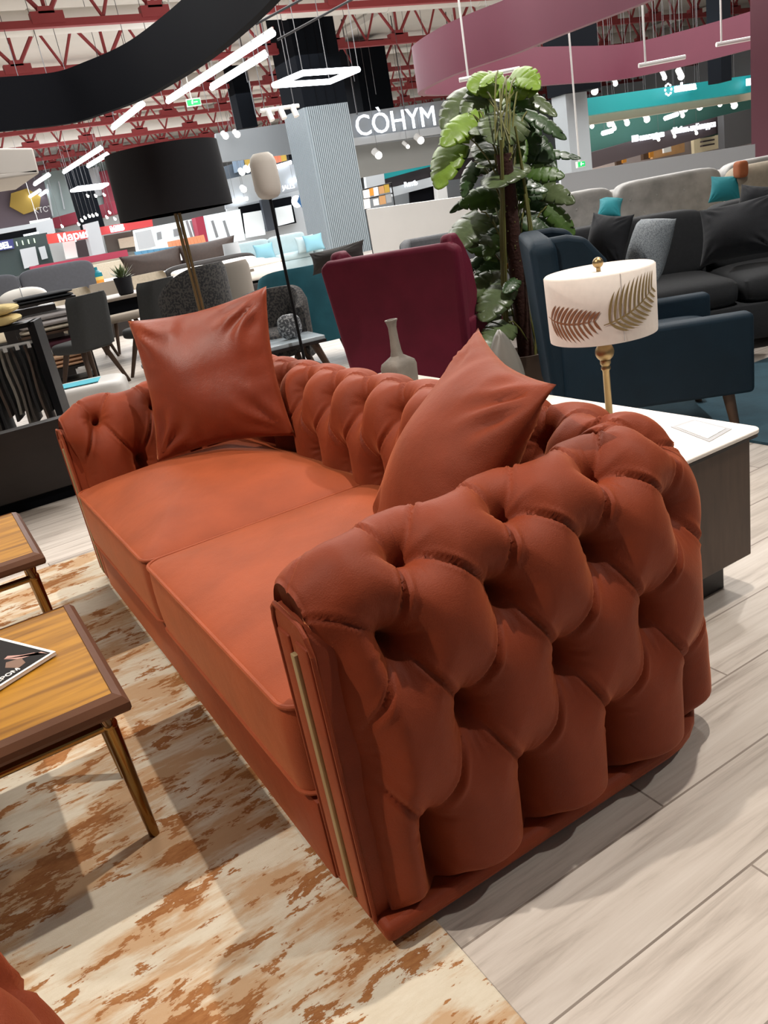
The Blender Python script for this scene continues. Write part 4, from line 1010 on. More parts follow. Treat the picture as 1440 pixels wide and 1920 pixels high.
bd(s, 'dark_shelf', [(142, 452), (163, 448), (168, 480), (148, 483)], 28.8, DKBROWN, .1)
bd(s, 'white_pillar', [(160, 420), (184, 414), (198, 474), (174, 480)], 27.8, LGREYP, .5)
bd(s, 'second_fascia', [(186, 426), (285, 410), (287, 424), (189, 441)], 28, mat('second_red_fascia', 'c23a3c', .5), .2)
bd(s, 'dark_interior', [(195, 442), (255, 432), (262, 470), (204, 477)], 28.7, mat('dark_interior', '463f38', .7), .1)
bd(s, 'beige_counter', [(222, 448), (250, 443), (254, 462), (226, 466)], 28.5, BEIGE, .1)
bd(s, 'low_red_band', [(56, 500), (238, 468), (241, 480), (60, 512)], 26.5, mat('crimson_band', 'a3304a', .5), .2)
sign(s, 'sign_letters', 'Мария', 139, 443, 27.9, 19, GLOW, bold=.005)
sign(s, 'second_letters', 'МЕБ', 219, 429, 27.9, 12, GLOW, bold=.02)
s = shop('bright_kitchen_shop', 'bright white kitchen shop seen under the black lampshade', 'shop', 320, 440, 27)
bd(s, 'back_wall', [(250, 432), (385, 406), (398, 462), (258, 482)], 27, GLASSW, .1)
bd(s, 'grey_info_board', [(254, 436), (283, 430), (292, 462), (262, 468)], 26.7, LGREYP, .08)
for px, py in ((294, 436), (325, 430), (333, 428)): bd(s, 'cabinet_window', [(px, py), (px+8, py-2), (px+10, py+12), (px+2, py+14)], 26.8, GREYP, .05)
bd(s, 'red_post', [(366, 408), (381, 405), (392, 458), (377, 462)], 26, mat('crimson_post', 'a02c44', .5), .4)
bd(s, 'white_back_wall', [(381, 405), (450, 392), (460, 450), (392, 462)], 27, GLASSW, .1)
for px in (348, 356, 396, 418): bd(s, 'dark_window_bar', [(px, 414), (px+4, 413), (px+14, 444), (px+10, 446)], 26.6, GREYP, .05)
s = shop('striped_headboard', 'orange striped upholstered headboard behind the brown headboard', 'headboard', 350, 455, 24)
p0 = PY_([(316, 453), (382, 440), (388, 460), (322, 478)], 24); b = B().slab(p0, .15)
for k in range(1, 10):
    f = k/10; a = p0[0].lerp(p0[1], f); c = p0[3].lerp(p0[2], f); b.cyl(a, c, .03, None, 6)
b.build('cushion_panel', mat('apricot_fabric', 'd9916a', .8), s, local=False, smooth=False)
q = p0[3].lerp(p0[2], .5); B().box(1.0, .3, q.z, (q.x, q.y+.15, q.z/2)).build('base', WHITE, s, local=False, smooth=False)
s = shop('tufted_blue_headboard', 'blue tufted headboard left of the brown headboard cushions', 'headboard', 295, 470, 23)
p0 = PY_([(254, 472), (334, 461), (338, 474), (258, 485)], 23); b = B().slab(p0, .15)
for k in range(1, 7): b.cyl(p0[0].lerp(p0[1], k/7), p0[3].lerp(p0[2], k/7), .025, None, 6)
b.cyl(p0[0].lerp(p0[3], .5), p0[1].lerp(p0[2], .5), .025, None, 6); b.build('panel', mat('denim_blue_fabric', '5b8fae', .8), s, local=False, smooth=False)
q = p0[3].lerp(p0[2], .5); B().box(1.2, .3, q.z, (q.x, q.y+.15, q.z/2)).build('base', WHITE, s, local=False, smooth=False)

# middle: behind the lantern lamp
s = shop('middle_shops', 'row of grey shop fronts left of the ribbed column with a blue diamond sign', 'shop', 500, 340, 32)
bd(s, 'yellow_display', [(420, 312), (565, 270), (572, 305), (425, 345)], 31.50, mat('display_backing', '4b5560', .6), .1)
for (a, w, m) in ((458, 14, YELP), (474, 20, INK), (496, 38, YELP), (506, 18, mat('red_orange_print', 'b05a3a', .6)), (536, 16, INK), (436, 20, mat('slate_blue_print', '6d7f92', .6))):
    y = 305-(a-425)*.24; bd(s, 'display_panel', [(a, y), (a+w, y-w*.24), (a+w+4, y-w*.24+22), (a+4, y+22)], 31.30 if w != 18 else 31.20, m, .05)
bd(s, 'lower_band', [(418, 338), (575, 302), (585, 350), (424, 392)], 31, GREYP, .15)
bd(s, 'shop_wall', [(424, 388), (580, 348), (600, 440), (436, 470)], 32.40, LGREYP, .1)
bd(s, 'dark_frame', [(448, 388), (546, 368), (556, 418), (460, 438)], 32.20, INK, .1)
bd(s, 'white_display', [(456, 400), (492, 394), (498, 440), (462, 446)], 32.00, GLASSW, .05)
bd(s, 'white_display', [(516, 390), (546, 384), (552, 416), (522, 424)], 32.00, GLASSW, .05)
bd(s, 'dark_pillar', [(488, 370), (504, 367), (518, 430), (502, 434)], 31.80, mat('slate_pillar', '3b414a', .5), .2)
sign(s, 'sign_letters', 'JALLS', 540, 351, 30.90, 11, GLOW)
p = FY(564, 377, 31.70); b = B().prism([(.0, -.28), (.2, 0), (0, .28), (-.2, 0)], .05, Matrix.Translation(p) @ Matrix.Rotation(PI/2, 4, 'X')); b.build('diamond_sign', mat('blue_diamond', '2f5e8e', .5, emit=.4), s, local=False, smooth=False)
p = FY(556, 378, 31.705); B().prism([(.24*math.cos(k*PI/8), .24*math.sin(k*PI/8)) for k in range(16)], .05, Matrix.Translation(p) @ Matrix.Rotation(PI/2, 4, 'X')).build('round_sign', GLOW, s, local=False, smooth=False)
for (px, py, lb) in ((454, 323, 'lowest of three glowing spotlights left of the lantern lamp'), (464, 318, 'biggest glowing spotlight left of the lantern lamp'), (474, 314, 'glowing spotlight touching the lantern lamp shade'), (457, 355, 'glowing spotlight below the group beside the lantern lamp'), (423, 255, 'left glowing spotlight of the pair right of the black lampshade top'), (445, 252, 'right glowing spotlight of the pair right of the black lampshade top')):
    p = FY(px, py, 23 if py < 260 else 30.70); r = .09 if py < 260 else .12; tt = thing('spotlight', lb, 'spotlight', p, 0, 'spotlights left of the ribbed column'); hang(tt, [p])
    B().cyl((0, .03, 0), (0, .16, .1), r*.9, None, 10).build('housing', LAMPW, tt); B().sphere((0, 0, 0), r, n=10).build('lens', BULB, tt)
for (a, c, lb) in (((518, 313), (546, 304), 'glowing bar lamp at the right of the lantern lamp top'), ((436, 378), (464, 372), 'glowing bar lamp left of the lantern lamp foot'), ((545, 340), (567, 334), 'thin glowing bar beside the ribbed column')):
    p, q = FY(*a, 30.80), FY(*c, 30.80); m = (p+q)/2; o = tag(B().cyl(p-m, q-m, .07, None, 8).build('bar_lamp', TUBE), lb, 'ceiling lamp', 'distant glowing bar lamps'); o.location = m; hang(o, [p.lerp(q, .2), p.lerp(q, .8)])
# track spotlights on the ribbed column, cables crossing in front of it
t = thing('spotlight_track', 'white track with hanging unlit spots left of the ribbed column top', 'spotlight track', FY(525, 200, 11.6))
c = t.location.copy(); hang(t, [FY(497, 207, 11.6), FY(552, 199, 11.6)])
B().cyl(FY(488, 208, 11.6)-c, FY(560, 198, 11.6)-c, .03, None, 8).build('rail', LAMPW, t)
for px in (501, 524, 547): p = FY(px, 205-(px-501)*.16, 11.6)-c; B().cyl(p, p+Vector((.02, -.06, -.17)), .045, None, 12).build('spot_head', LAMPW, t)
for (a, c, lb) in (((480, 45), (600, -20), 'upper black cable crossing the black column shaft'), ((520, 75), (680, -12), 'lower black cable crossing the black column shaft')):
    p, q = FY(*a, 11.3), FY(*c, 11.3); m = (p+q)/2; tag(B().cyl(p-m, q-m, .018, None, 6).build('cable', BLACKM), lb, 'cable').location = m
rw = random.Random(4)
for k in range(26):
    px = 10+k*52+rw.uniform(-15, 15); p = FZ(px, 60+rw.uniform(-30, 40), 5.6)
    if 390 < px < 540: p = FZ(px, 20, 5.6)
    o = B().cyl((0, 0, -1.4), (0, 0, 1.02), .007, None, 5).build('hanging_cable', STEEL); o.location = p
    tag(o, 'thin steel cable hanging from the red roof trusses', 'cable', 'thin cables hanging from the roof')
# ------------------------------------------------------------------ plant
pb = D(985, 650, 4.5)
plant = thing('monstera_plant', 'tall monstera plant on a moss pole behind the burgundy chair', 'plant', (pb.x, pb.y, 0))
PB = Vector((pb.x, pb.y, 0))
B().lathe([(.11, 0), (.13, .02), (.15, .30), (.16, .33), (.145, .33), (.14, .29), (.001, .29)], n=32).build('pot', mat('brown_pot', '4b3b30', .6), plant)
B().cyl((0, 0, .28), (0, 0, 1.36), .045, .04, 14).build('coir_pole', BARK, plant)
for k in range(9):
    a = 2.2*k; r = .06+.012*(k % 3)
    B().tube([(r*math.cos(a+t*1.1)*(1+.5*(1-t)), r*math.sin(a+t*1.1)*(1+.5*(1-t)), .29+(.75+.055*k)*t) for t in np.linspace(0, 1, 9)], .007+.002*(k % 2), 6).build('stem', STEMM, plant)
c1_ = lambda x, y: (800+x/4.8, 120+y/4.8)
c2_ = lambda x, y: (860+x/6.4, 420+y/6.4)
LV = [(c1_, *q) for q in [(720, 130, 420, 190, 'L', .9), (740, 110, 960, 210, 'L', .9), (800, 215, 860, 420, 'L', .85), (640, 62, 500, 170, 'L', .6), (800, 120, 990, 190, 'L', .5), (520, 250, 370, 480, 'G', .85), (410, 235, 180, 520, 'G', .6), (420, 460, 170, 680, 'L', .6), (470, 420, 370, 640, 'L', .5), (270, 620, 110, 1040, 'L', .55), (340, 740, 200, 980, 'D', .5), (770, 440, 620, 650, 'G', .95), (520, 540, 440, 600, 'G', .8), (640, 660, 520, 830, 'G', .9), (700, 850, 420, 940, 'G', .55), (780, 890, 600, 1055, 'G', .95), (430, 880, 330, 1150, 'D', .5), (560, 1105, 240, 1300, 'D', .3), (830, 230, 1150, 420, 'G', .5), (900, 430, 1240, 630, 'D', .5), (880, 470, 975, 770, 'D', .6), (940, 790, 1350, 820, 'D', .28), (900, 960, 1210, 990, 'N', .65), (720, 1040, 990, 1080, 'D', .5), (950, 1080, 1285, 1210, 'G', .5), (900, 1170, 1165, 1430, 'D', .5), (1080, 1280, 1310, 1510, 'N', .6), (860, 690, 820, 970, 'N', .45), (490, 1330, 225, 1640, 'G', .7), (560, 1350, 400, 1600, 'G', .75), (660, 1390, 510, 1570, 'D', .7), (720, 1480, 540, 1660, 'D', .8), (840, 1390, 1080, 1500, 'D', .75), (760, 1480, 960, 1560, 'D', .7), (1000, 1400, 1300, 1520, 'D', .5), (560, 1160, 640, 1230, 'L', .7), (860, 1290, 900, 1200, 'L', .5), (640, 590, 720, 470, 'N', .7)]]
LV += [(c2_, *q) for q in [(360, 330, 70, 580, 'D', .35), (520, 610, 110, 820, 'G', .5), (560, 680, 310, 1080, 'G', .7), (600, 740, 510, 1020, 'L', .6), (430, 1050, 50, 1310, 'G', .6), (600, 1180, 350, 1430, 'G', .7), (780, 1010, 590, 1070, 'G', .6), (320, 860, 150, 1180, 'N', .5), (700, 660, 560, 800, 'D', .8)]]
re_ = random.Random(23)
for k in range(34):
    y0 = 180+k*46+re_.uniform(-20, 20); x0 = 740+re_.uniform(-60, 60); a_ = re_.uniform(-.5, 1.25)*(1); sg = -1 if k % 2 else 1; ln = re_.uniform(170, 300)
    if y0 > 1560: sg = -1
    LV.append((c1_, x0+sg*re_.uniform(0, 130), y0, x0+sg*(ln*math.cos(a_)+80), y0+ln*math.sin(a_)+40, 'DNDG'[k % 4], re_.uniform(.5, .8)))
rl = random.Random(11)
def leaf(parent, a, tip, wf, m, up):
    ax = tip-a; L = ax.length; x = ax.normalized(); n = up - up.dot(x)*x; n.normalize(); y = n.cross(x)
    nt, nv = 44, 4; b = B(); ph = rl.random()*.1
    for sd in (1, -1):
        rows = []
        for i in range(nt+1):
            t = i/nt; w = wf*.5*L*(math.sin(PI*min(1, (t*.93+.07)))**.55)*(1-.25*t)
            lob = (t+ph+(.03 if sd > 0 else 0))*5.0 % 1.0
            cut = .5*max(0, 1-abs(lob-.5)/.10) if .22 < t < .88 else 0
            w *= 1-cut
            if t > .985: w *= .15
            r = []
            for j in range(nv+1):
                v = j/nv
                bx = -.10*L*(1-t)*v*v if t < .3 else 0
                p = a + x*(L*t+bx+.10*L*v*v*t) + y*(sd*w*v) + n*(.16*w*v-.35*w*v*v - .22*L*(t-.35)**2 + .012*math.sin(t*40)*v*L*.3)
                r.append(p)
            rows.append(r)
        b.grid(rows, flip=(sd < 0))
    bmesh.ops.remove_doubles(b.bm, verts=b.bm.verts, dist=.0008)
    o = b.build('leaf', m, parent, auto=0, fixn=False)
    so = o.modifiers.new('thick', 'SOLIDIFY'); so.thickness = .0025; return o
LM = {'L': LEAFL, 'G': LEAFG, 'D': LEAF, 'N': mat('mid_green_leaf', '4c6b2a', .4, var=.25, vscale=9, bump=.15, bscale=40)}
for k, (cf, x0, y0, x1, y1, kind, wf) in enumerate(LV):
    dd = 4.5+rl.uniform(-.24, .14); fore = .12 if kind in 'GL' else .05
    a = D(*cf(x0, y0), dd); tip = D(*cf(x1, y1), dd-fore*rl.uniform(.4, 1.6)); a -= PB; tip -= PB
    tocam = (Vector(CAM)-(a+PB)).normalized()
    up = (tocam*rl.uniform(.8, 1.2)+Vector((0, 0, 1))*rl.uniform(.5, 1.0)+Vector((rl.uniform(-.3, .3), rl.uniform(-.3, .3), 0))).normalized()
    lf_ = leaf(plant, a, tip, wf*1.05, LM[kind], up)
    z0 = max(.3, min(1.5, a.z-.22-rl.random()*.2)); s0 = Vector((.04*math.cos(k), .04*math.sin(k), z0)); mid = (s0+a)/2+Vector((0, 0, .06))
    B().tube([s0, s0.lerp(mid, .5)+Vector((0, 0, .02)), mid, mid.lerp(a, .6)+Vector((0, 0, .02)), a], .0045, 5).build('petiole', STEMM, plant)
fr_ = D(946, 503, 4.4)-PB
bb = B(); bb.sphere(fr_, .018, n=10); bb.sphere(fr_+Vector((.03, .01, .006)), .016, n=10); bb.build('orange_fruit', ORGP, plant)

# ------------------------------------------------------------------ armchairs
def wing_chair(name, label, cat, loc, rz, m, w=.74, dp=.78, hb=1.0, arm_h=.60, legm=BROWNW, back_lean=.10, wing=.0, seat=True, legh=.16, group=None):
    t = thing(name, label, cat, loc, rz, group)
    # local: front = -y, back panel outer face at +y
    y1 = dp/2
    prof = [(-w/2+.03, legh+.02), (w/2-.03, legh+.02), (w/2+.02, hb-.03), (w/2-.03, hb), (-w/2+.03, hb), (-w/2-.02, hb-.03)]
    M = Matrix(((1, 0, 0, 0), (0, back_lean/hb, 1, y1-.12-back_lean*.3), (0, 1, 0, 0), (0, 0, 0, 1)))
    B().prism(prof, .11, M).build('backrest', m, t, bevel=.028)
    for sx in (-1, 1):
        wv = [(y1-.02, legh+.1), (y1-.03+back_lean*.6, hb-.03), (y1-.06+back_lean*.6, hb+wing), (y1-.14+back_lean*.5, hb+wing), (y1-.20+back_lean*.3, hb-.02), (y1-.26, hb-.12), (y1-.30, hb-.26), (y1-.33, arm_h+.02), (y1-.36, arm_h-.05), (y1-.36, legh+.1)]
        Mw = Matrix(((0, 0, 1, sx*(w/2-.02)-(.07 if sx > 0 else 0)), (1, 0, 0, -.02), (0, 1, 0, 0), (0, 0, 0, 1)))
        B().prism(wv, .07, Mw).build('wing', m, t, bevel=.024)
        B().box(.10, dp-.06, arm_h-legh, (sx*(w/2-.05), -.03, (arm_h+legh)/2), r=.022, seg=3).build('arm', m, t)
    B().box(w-.16, dp-.14, .13, (0, -.02, legh+.08), r=.03).build('seat_base', m, t)
    B().soft(w-.21, dp-.2, .14, (0, -.06, legh+.20), .28, .5).build('seat_cushion', m, t)
    for sx in (-1, 1):
        for sy in (-1, 1): B().cyl((sx*(w/2-.07), sy*(dp/2-.1), legh+.03), (sx*(w/2-.045), sy*(dp/2-.06), 0), .028, .016, 10).build('leg', legm, t)
    return t
A_, B_ = D(612, 480, 4.3), D(852, 452, 4.0)
xl = Vector((A_.x-B_.x, A_.y-B_.y, 0)).normalized(); yl = Vector((-xl.y, xl.x, 0)); mid = (A_+B_)/2
o = mid-yl*.37
wing_chair('wing_armchair', 'burgundy velvet wing armchair seen from behind', 'armchair', (o.x, o.y, 0), math.atan2(xl.y, xl.x), BURG, w=.74, dp=.76, hb=1.0, legh=.15, wing=.035)
wing_chair('wing_armchair', 'navy blue velvet wing armchair behind the white table lamp', 'armchair', (2.455, 1.685, 0), math.radians(53.1), NAVY, w=.75, dp=.85, hb=.985, arm_h=.56, back_lean=.06, legh=.22)
tc = FZ(600, 640, 0.0)
p0 = D(628, 482, 4.75)
pillow_from('lumbar_pillow', D(576, 478, 4.8), D(676, 452, 4.6), D(592, 514, 4.8), .14, MIDGREY if False else mat('dark_taupe_pillow', '43403f', .9, bump=.15, bscale=200), 'dark taupe lumbar pillow showing above the burgundy armchair', 'pillow', 4, .006)

# round patterned chair and low wood tables in front of it
def tub_chair(label, loc, rz, m, w=.64, hb=.76, pillowm=None, name='tub_chair', group=None):
    t = thing(name, label, 'armchair', loc, rz, group)
    P = []
    for i in range(25):
        a = PI*(-.62+1.24*i/24)+PI/2; k = 1-abs(i-12)/12
        h = hb*(.80+.20*math.sin(PI*min(1, k*1.3)/2)); r = w/2
        x, y = math.cos(a), math.sin(a)
        P.append([Vector((x*(r+o), y*(r+o)*.95, z)) for o, z in ((-.07, .30), (.0, .22), (.012, .4), (.02, h-.05), (0, h), (-.05, h), (-.075, h-.04), (-.07, .4))])
    b = B(); b.grid(P, closev=True)
    b.bm.verts.ensure_lookup_table(); n = 8
    for r0 in (0, 24): b.bm.faces.new([b.bm.verts[r0*n+k] for k in range(n)])
    b.build('backrest', m, t)
    B().soft(w-.10, w-.10, .22, (0, -.02, .36), .6, .5).build('seat', m, t)
    for sx in (-1, 1):
        for sy in (-1, 1): B().cyl((sx*.18, sy*.16, .28), (sx*.25, sy*.24, 0), .022, .014, 10).build('leg', BROWNW, t)
    return t
pc_ = tub_chair('dark patterned tub chair with a lace cushion behind the sofa crest', (D(506, 586, 6.3).x, D(506, 586, 6.3).y, 0), math.radians(-35), PATT, .58, .76)
pp = D(543, 612, 5.95); o = B().soft(.18, .10, .18, e=.8, e2=.75).build('round_cushion', DOTS); o.location = pp; o.rotation_euler = (0, 0, -YAW); tag(o, 'round grey lace cushion on the dark patterned tub chair', 'cushion')
tq = D(588, 584, 7.2)
tub_chair('rounded teal tub armchair left of the burgundy wing armchair', (tq.x, tq.y, 0), math.radians(153), TEAL, .86, .86, name='teal_armchair')
def wood_table(label, c, rz, w, d, h, group='low wood tables behind the sofa'):
    t = thing('low_wood_table', label, 'side table', c, rz, group)
    B().box(w, d, .028, (0, 0, h-.014), r=.004).build('top', mat('pale_glass_top', 'a9b4bb', .15), t)
    B().box(w+.01, d+.01, .022, (0, 0, h-.038)).build('rim', DARKW, t)
    for sx in (-1, 1):
        for sy in (-1, 1): B().cyl((sx*(w/2-.08), sy*(d/2-.05), h-.04), (sx*(w/2+.06), sy*(d/2-.02), 0), .03, .018, 8).build('leg', BROWNW, t)
        B().box(.035, d-.1, .05, (sx*(w/2-.03), 0, .17)).build('side_bar', BROWNW, t)
    return t
a = FZ(570, 622, .42)
wood_table('low wood table with splayed legs and pale top behind the sofa crest', (a.x-.30, a.y-.12, 0), math.radians(-8), .62, .5, .42)
wood_table('smaller low table standing behind the pale topped wood table', (a.x-.98, a.y+.12, 0), math.radians(-8), .5, .4, .46)

# ------------------------------------------------------------------ lamps standing on the floor
bp = D(379, 585, 3.72)
fl = thing('floor_lamp', 'tall brass floor lamp with a black drum shade', 'floor lamp', (bp.x, bp.y, 0))
zt_, zb_ = D(312, 252, 3.72+.25).z-.115, D(328, 412, 3.72+.25).z+.015
B().lathe([(.001, 0), (.15, 0), (.15, .018), (.02, .026)], n=32).build('base_plate', BRASS, fl)
for dx in (-.009, .009): B().cyl((dx, 0, .02), (dx, 0, zt_-.05), .0075, None, 10).build('pole', BRASS, fl)
dl = (Vector((bp.x, bp.y, zb_))-Vector(CAM)).dot(Vector(_f)); RS = 104*dl/FPX
sh2 = B().lathe([(RS+.004, zb_), (RS-.004, zt_), (RS-.012, zt_), (RS-.004, zb_)], n=56); 
P2 = sh2.build('lamp_shade', BLACKSHADE, fl, auto=50)
b = B()
for k in range(3): a = 2*PI*k/3; b.cyl((0, 0, zt_-.06), ((RS-.014)*math.cos(a), (RS-.014)*math.sin(a), zt_-.03), .004, None, 6)
b.build('spider_frame', BRASS, fl)
ld = 5.6; lb = D(543, 545, ld); lt = D(500, 340, ld+.25)
ln_ = thing('lantern_floor_lamp', 'slim black floor lamp with a white lantern shade', 'floor lamp', (lb.x, lb.y, 0))
zt_, zb_ = D(497, 300, ld+.3).z, D(504, 376, ld+.3).z; R3 = 23*(ld+.2)/FPX
B().lathe([(.001, zb_-.01), (R3*.6, zb_), (R3*.85, zb_+.02), (R3*1.0, zb_+.06), (R3*1.0, zt_-.06), (R3*.85, zt_-.02), (R3*.6, zt_), (.001, zt_)], n=32).build('lantern_shade', mat('white_lantern_glass', 'e3dcd2', .6), ln_)
B().cyl((0, 0, .02), (0, 0, zb_), .011, None, 10).build('pole', BLACKM, ln_); B().lathe([(.001, 0), (.13, 0), (.13, .015), (.015, .025)]).build('base_plate', BLACKM, ln_)

# ------------------------------------------------------------------ sofas
def sofa_gen(name, label, loc, rz, L, dp, H, seat_h, m, n_back=2, arm_w=.18, arm_h=None, feet=True, group=None, legh=.06, chan=0):
    t = thing(name, label, 'sofa', loc, rz, group); arm_h = arm_h or seat_h+.18
    # local: front = -y, along x
    B().box(L, dp, seat_h-.14-legh, (0, 0, (seat_h-.14+legh)/2), r=.02).build('base', m, t)
    B().box(L-2*arm_w, .22, H-seat_h+.1, (0, dp/2-.11, (H+seat_h-.1)/2), r=.06, seg=4).build('backrest', m, t)
    for sx in (-1, 1): B().box(arm_w, dp, arm_h-legh, (sx*(L/2-arm_w/2), 0, (arm_h+legh)/2), r=.05, seg=4).build('arm', m, t)
    w = (L-2*arm_w)/n_back
    for k in range(n_back):
        x = -L/2+arm_w+w*(k+.5)
        B().soft(w-.01, dp-.2, .2, (x, -.10, seat_h-.06), .2, .45).build('seat_cushion', m, t)
        bc = B().soft(w-.02, .24, H-seat_h+.06, (x, dp/2-.27, (H+seat_h)/2+.02), .25, .3)
        bc.build('back_cushion', m, t)
        if chan:
            for j in range(4): B().sphere((x-w/2+w*(j+.5)/4, dp/2-.385, H-.1), .012, n=8).build('button', m, t)
            for j in range(3): B().sphere((x-w/2+w*(j+1)/4, dp/2-.385, H-.22), .012, n=8).build('button', m, t)
    for sx in (-1, 1):
        for sy in (-1, 1): B().box(.05, .05, legh+.01, (sx*(L/2-.1), sy*(dp/2-.1), (legh+.01)/2)).build('foot', DARKFEET, t)
    return t
# dark sofa on the right
rz = -YAW-.12
ds = sofa_gen('dark_sofa', 'charcoal black deep sofa behind the navy armchair', (4.25, 2.62, 0), rz, 2.5, 1.0, .80, .42, CHARC, 2, .2, .58)
pillow_from('cushion', D(1304, 398, 4.55), D(1450, 362, 4.3), D(1322, 498, 4.5), .2, BLKFAB, 'big black cushion at the right edge on the charcoal sofa', 'cushion', 6, .008)
pillow_from('cushion', D(1108, 398, 4.75), D(1165, 408, 4.6), D(1096, 500, 4.75), .22, BLKFAB, 'upright black cushion left of the grey dotted cushion', 'cushion', 7, .008, br=D(1188, 500, 4.6))
pillow_from('cushion', D(1178, 418, 4.5), D(1228, 420, 4.4), D(1190, 520, 4.4), .34, GREYPIL, 'light grey dotted cushion leaning behind the white lamp shade', 'cushion', 8, .006, br=D(1272, 520, 4.25))
pillow_from('cushion', D(1378, 348, 4.9), D(1450, 352, 4.8), D(1390, 400, 4.9), .2, BLKFAB, 'small dark cushion peeking out at the right edge above the big black one', 'cushion', 9, .006)
ss = sofa_gen('silver_sofa', 'silver grey tufted velvet sofa along the white partition', (5.55, 4.05, 0), -YAW-.03, 3.3, .9, .985, .45, SILVER, 3, .24, .74, chan=1)
pillow_from('cushion', D(1120, 378, 6.1), D(1156, 370, 6.1), D(1124, 402, 6.0), .12, TEALC, 'teal cushion lying tilted at the left of the silver sofa', 'cushion', 10, .004, br=D(1176, 408, 5.9))
pillow_from('cushion', D(1330, 332, 6.2), D(1390, 328, 6.1), D(1332, 380, 6.2), .14, TEALC, 'square teal cushion standing at the right of the silver sofa', 'cushion', 11, .004)
be = D(1425, 330, 5.9)
bt = thing('beige_armchair', 'beige armchair with an orange edge at the right picture border', 'armchair', (be.x+.28, be.y-.1, 0), -YAW)
B().box(.8, .3, 1.0, (0, .25, .52), r=.1, seg=4).build('backrest', BEIGE, bt); B().box(.8, .8, .4, (0, 0, .22), r=.06).build('seat', BEIGE, bt); B().soft(.08, .12, .12, (-.36, .12, 1.0), .5, .5).build('head_cushion', mat('terracotta_fabric', 'b5683f', .8), bt)
rt = FZ(1420, 740, 0); tag(B().box(2.0, 1.6, .012, (0, 0, .006)).build('blue_rug', NAVYRUG, smooth=False), 'blue teal rug under the navy armchair at the right edge', 'rug').location = (3.55, 1.15, 0)
# chair behind the plant
gc = D(880, 520, 6.2)
gch = wing_chair('grey_armchair', 'dark grey quilted armchair hidden behind the plant', 'armchair', (gc.x-.05, gc.y+.15, 0), -YAW-.25, MIDGREY, w=.85, dp=.75, hb=.92, arm_h=.6, legh=.23)
pillow_from('cushion', D(864, 490, 6.1), D(922, 480, 6.1), D(868, 530, 6.0), .12, PATTB, 'black and white woven cushion on the grey armchair behind the plant', 'cushion', 12, .004)
# light blue sofa in the middle distance
ls = D(535, 480, 20.6)
lt_ = sofa_gen('pale_blue_sofa', 'pale icy blue sofa left of the ribbed column', (ls.x-.25, ls.y+.2, 0), -.16, 2.45, .95, .86, .42, ICE, 2, .24, .62)
for k, (px, py, d, lb) in enumerate(((588, 453, 20.2, 'sky blue cushion at the right end of the pale blue sofa'), (496, 472, 20.2, 'sky blue cushion lying at the left end of the pale blue sofa'), (573, 457, 20.35, 'paler cushion behind the right sky blue one on the pale blue sofa'))):
    o = B().pillow(.5, .42, .16, Matrix.Rotation(1.25, 4, 'X'), 20+k, .003, n=14).build('cushion', SKY if k < 2 else ICE, None, auto=0); o.location = D(px, py, d); o.location.z = .60; o.rotation_euler = (0, 0, -.2); tag(o, lb, 'cushion')
w0 = D(424, 494, 21.6)
wc = sofa_gen('white_armchair', 'small white armchair left of the pale blue sofa', (w0.x, w0.y, 0), -.35, .95, .85, .78, .42, mat('white_boucle', 'cfd0d2', .9), 1, .18, .6)
wl_ = D(440, 492, 17.0)
l3 = thing('small_table_lamp', 'small pale lamp with a drum shade in front of the white armchair', 'lamp', (wl_.x, wl_.y, 0))
B().lathe([(.19, .62), (.17, 1.0), (.16, 1.0), (.18, .62)]).build('lamp_shade', LGREYP, l3); B().cyl((0, 0, .0), (0, 0, .85), .015, .012).build('stem', LAMPW, l3); B().lathe([(.001, 0), (.12, 0), (.12, .02), (.02, .03)]).build('base', LAMPW, l3)

# ------------------------------------------------------------------ beds
def bed(name, label, c, rz, w, l, hb, hbm, m, n=2, soft=.28, mz=.5, puffy=False):
    t = thing(name, label, 'bed', c, rz)
    for k in range(n):
        if puffy: B().pillow(w/n*1.06, .62, .26, axes((-w/2+w/n*(k+.5), l/2-.1, hb-.29), (1, 0, 0), (0, 0, 1)), 30+k, .012, n=20).build('headboard', hbm, t, auto=0)
        else: B().soft(w/n-.01, .2, .52, (-w/2+w/n*(k+.5), l/2-.1, hb-.26), soft, .4).build('headboard', hbm, t)
    B().box(w, .1, hb-.3, (0, l/2+.02, (hb-.3)/2), r=.02).build('headboard_panel', hbm, t)
    B().box(w, l-.2, .28, (0, -.1, .14), r=.02).build('bed_base', DARKW, t)
    B().box(w-.04, l-.25, .24, (0, -.1, mz-.12), r=.07, seg=4).build('mattress', m, t)
    B().soft(w-.02, l*.62, .12, (0, -.35, mz+.03), .2, .5).build('duvet', m, t)
    for sx in (-1, 1): B().soft(w*.42, .42, .16, (sx*w*.24, l/2-.42, mz+.08), .5, .6).build('bed_pillow', WHITEF, t)
    return t
h1 = D(62, 520, 13.5); hz1 = D(66, 503, 13.5).z; bed('slate_bed', 'bed with a slate grey two part headboard at the left edge', (h1.x-.25, h1.y-.7, 0), -.05, 2.5, 2.0, hz1, GREYSOFA, CREAM, 2, .22)
h2 = D(335, 475, 18.6); hz2 = D(335, 463, 18.6).z; bed('brown_headboard_bed', 'bed with two puffy brown leather headboard cushions', (h2.x+.05, h2.y-.85, 0), .0, 2.7, 2.0, hz2, BROWNF, WHITEF, 2, .25, puffy=True)
e1 = D(447, 514, 14.7)
bb = bed('plaid_bed', 'bed end with a white mattress and a brown plaid throw', (e1.x, e1.y+.8, 0), -.12, 1.9, 2.1, .8, DARKW, WHITEF, 1, .2, .56)
B().soft(2.0, .6, .2, (0, -.55, .54), .12, .4).build('plaid_throw', PLAID, bb)
